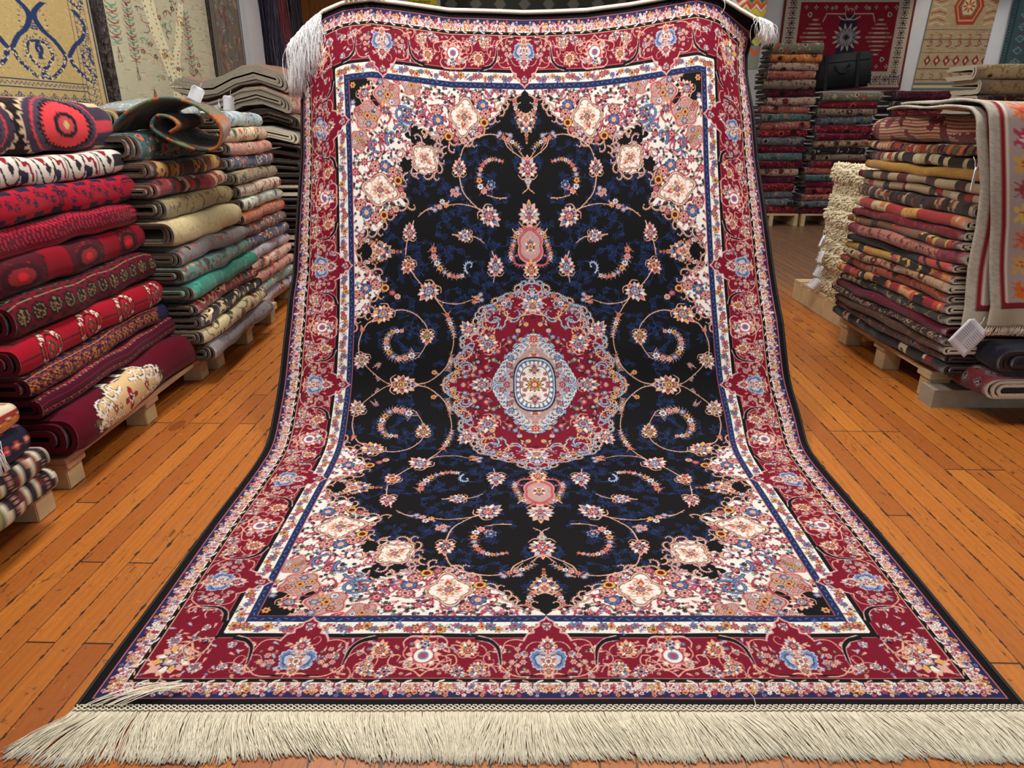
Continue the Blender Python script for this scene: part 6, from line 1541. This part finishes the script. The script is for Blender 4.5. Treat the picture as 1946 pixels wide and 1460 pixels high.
for i, (px, py, lab, Y_) in enumerate(((379, 166, 'white folded tag at the left end of the brown wavy rug', 4.93), (437, 182, 'white leaf-shaped tag below the brown wavy rug', 4.90), (416, 198, 'small flat white tag beside the pale blue rug', 4.88))):
    paper_tag(at_Y(px, py, Y_), .085 if i < 2 else .09, .10 if i < 2 else .04, .3-.5*i, 0, lab, .5, ry=.5-.4*i, prt=False)
# black case standing on the back stack
blk = plain('black_nylon', (24, 27, 32), .7, .3, .15, 60); blk2 = plain('black_webbing', (14, 15, 18), .6, .3, .1, 60)
cs = empty('black_case', (3.62, 8.26, 1.452), -.03); cs.rotation_euler[1] = -.10; tag(cs, 'black fabric carrying case leaning on top of a back stack', 'case')
bm = bmesh.new(); box_bm(bm, (0, 0, .20), (.66, .14, .36), 0, .03); bm_obj('body', bm, blk, cs, True)
for x in (-.17, .17): box('strap', (x, -.073, .20), (.035, .006, .35), blk2, cs)
hd = [(math.cos(a)*.075, -.085-.01*math.sin(a), .27-.085*math.sin(a)) for a in np.linspace(0, PI, 14)]
strands('handle', [np.array(hd)], .012, blk2, cs, 6); box('zip', (0, -.0, .384), (.58, .02, .006), blk2, cs); box('flap_seam', (0, -.0725, .30), (.62, .004, .006), blk2, cs)
# ------------------------------------------------------------------ the two people holding the far end of the rug (seen only as fingers over its edge)
skin = plain('skin', (206, 150, 126), .55, .3, .04, 30); hair_m = plain('dark_hair', (34, 26, 22), .6, .3, .2, 80); jean = plain('dark_trousers', (34, 38, 50), .9, .1, .1, 60); jer = plain('grey_jersey', (92, 94, 98), .9, .1, .1, 60); shoe = plain('black_shoe', (22, 20, 20), .5, .3, .05)
def skinned(name, chains, mat, parent, sub=2):
    V, E, Rr = [], [], []; key = {}
    def vid(p, r_):
        k = tuple(round(c, 4) for c in p)
        if k not in key: key[k] = len(V); V.append(p); Rr.append(r_)
        return key[k]
    for ch in chains:
        prev = None
        for p, r_ in ch:
            i = vid(p, r_)
            if prev is not None and prev != i: E.append((prev, i))
            prev = i
    me = bpy.data.meshes.new(name); me.from_pydata(V, E, []); ob = link(bpy.data.objects.new(name, me), parent)
    sk = ob.modifiers.new('skin', 'SKIN'); sk.use_smooth_shade = True
    lay = me.skin_vertices[0] if me.skin_vertices else None
    if lay is None:
        bm = bmesh.new(); bm.from_mesh(me); bm.verts.layers.skin.verify(); bm.to_mesh(me); bm.free(); lay = me.skin_vertices[0]
    for i, r_ in enumerate(Rr): lay.data[i].radius = (r_, r_) if not isinstance(r_, tuple) else r_; lay.data[i].use_root = i == 0
    ss = ob.modifiers.new('sub', 'SUBSURF'); ss.levels = sub; ss.render_levels = sub
    dg = bpy.context.evaluated_depsgraph_get(); m2 = bpy.data.meshes.new_from_object(ob.evaluated_get(dg)); bpy.data.objects.remove(ob)
    m2.materials.clear(); m2.materials.append(mat); m2.polygons.foreach_set('use_smooth', [True]*len(m2.polygons)); return link(bpy.data.objects.new(name, m2), parent)
def hand_chains(wr, top, s):
    """wrist, point on the rug edge (local), side; palm behind the rug, fingers folded over its edge to the front"""
    wr, top = Vector(wr), Vector(top); ch = []
    palm = top+Vector((0, .035, -.015)); ch.append([(tuple(wr), .027), (tuple(wr.lerp(palm, .55)), (.034, .020)), (tuple(palm), (.030, .014))])
    for k, (dx, ln) in enumerate(((-.030, .034), (-.010, .040), (.010, .038), (.029, .030))):
        kn = palm+Vector((dx*.9, -.004, .012)); a = top+Vector((dx, .006, .022)); b = top+Vector((dx, -.018, .018)); c = top+Vector((dx, -.024, .018-ln*.6))
        ch.append([(tuple(palm), (.030, .014)), (tuple(kn), .010), (tuple(a), .0092), (tuple(b), .0088), (tuple(c), .0075)])
    t0 = palm+Vector((s*.034, -.002, -.02)); ch.append([(tuple(wr.lerp(palm, .55)), (.034, .020)), (tuple(t0), .012), (tuple(t0+Vector((s*.006, -.006, .028))), .010), (tuple(t0+Vector((-s*.004, -.010, .046))), .0085)])
    return ch
def person(x, y, hx, label, shirt):
    r = empty('person', (x, y, 0)); tag(r, label, 'person', 'people holding up the silk rug')
    e = [silk_surface(np.array([(h_ - .045)/U]), np.array([1434.0]))[0] for h_ in hx]
    loc = [Vector((float(p[0])-x, float(p[1])-y, float(p[2])+.012)) for p in e]
    pel, ch_, nk, hd_ = (0, 0, .93), (0, -.01, 1.28), (0, -.01, 1.43), (0, -.03, 1.56)
    body = [[(pel, (.15, .11)), ((0, 0, 1.1), (.13, .10)), (ch_, (.15, .11)), ((0, 0, 1.38), (.09, .07)), (nk, .055), ((0, -.02, 1.49), (.062, .07)), (hd_, (.078, .095)), ((0, -.02, 1.64), (.06, .075))]]
    sh, tr, hn = [[(pel, (.165, .125)), ((0, 0, 1.1), (.15, .12)), (ch_, (.17, .13)), ((0, 0, 1.39), (.10, .085))]], [], []
    for s, t_ in zip((-1, 1), loc):
        wr = t_+Vector((0, .085, -.07)); so_ = Vector((s*.19, 0, 1.36)); el = (so_+wr)/2+Vector((s*.06, .05, -.16))
        body.append([(ch_, (.15, .11)), (tuple(so_), .058), (tuple(el), .040), (tuple(wr), .027)]); body += hand_chains(wr, t_, -s)
        sh.append([(ch_, (.17, .13)), (tuple(so_), .072), (tuple(el), .054), (tuple(el.lerp(wr, .8)), .042)])
        hp, kn, an = Vector((s*.09, 0, .86)), Vector((s*.11, -.02, .48)), Vector((s*.12, .02, .09))
        body.append([(pel, (.15, .11)), (tuple(hp), .085), (tuple(kn), .055), (tuple(an), .038), ((an.x, an.y-.13, .035), .035)])
        tr.append([(pel, (.165, .125)), (tuple(hp), .105), (tuple(kn), .075), (tuple(an+Vector((0, 0, .03))), .062)])
        skinned('shoe', [[((an.x, an.y+.03, .045), .043), ((an.x, an.y-.07, .042), .042), ((an.x+s*.01, an.y-.16, .036), .036)]], shoe, r)
    b = skinned('body', body, skin, r); skinned('shirt', sh, shirt, r); skinned('trousers', tr, jean, r)
    skinned('hair', [[((0, .02, 1.56), (.075, .07)), ((0, .015, 1.63), (.082, .085)), ((0, -.02, 1.69), (.062, .07))]], hair_m, r)
    # face details on the head
    for s in (-1, 1):
        bm = bmesh.new(); bmesh.ops.create_uvsphere(bm, u_segments=12, v_segments=8, radius=.012, matrix=Matrix.Translation((s*.031, -.112, 1.575))); bm_obj('eye', bm, plain('eye_white', (200, 196, 190), .3, .5, .02), r, True)
        skinned('ear', [[((s*.078, -.02, 1.545), .010), ((s*.084, -.015, 1.575), .013), ((s*.080, -.02, 1.60), .009)]], skin, r, 1)
    skinned('nose', [[((0, -.118, 1.585), .008), ((0, -.135, 1.55), .012), ((0, -.122, 1.54), .010)]], skin, r, 1)
    skinned('mouth', [[((-.022, -.115, 1.513), .005), ((0, -.122, 1.512), .007), ((.022, -.115, 1.513), .005)]], plain('lips', (170, 96, 90), .5, .3, .03), r, 1)
    return r
person(-.60, 3.60, (-.64, -.548), 'person in a grey jersey behind the rug, gripping its left far end', jer)
person(.70, 3.62, (.668, .765), 'person in a dark jersey behind the rug, gripping its right far end', plain('navy_jersey', (40, 42, 56), .9, .1, .1, 60))
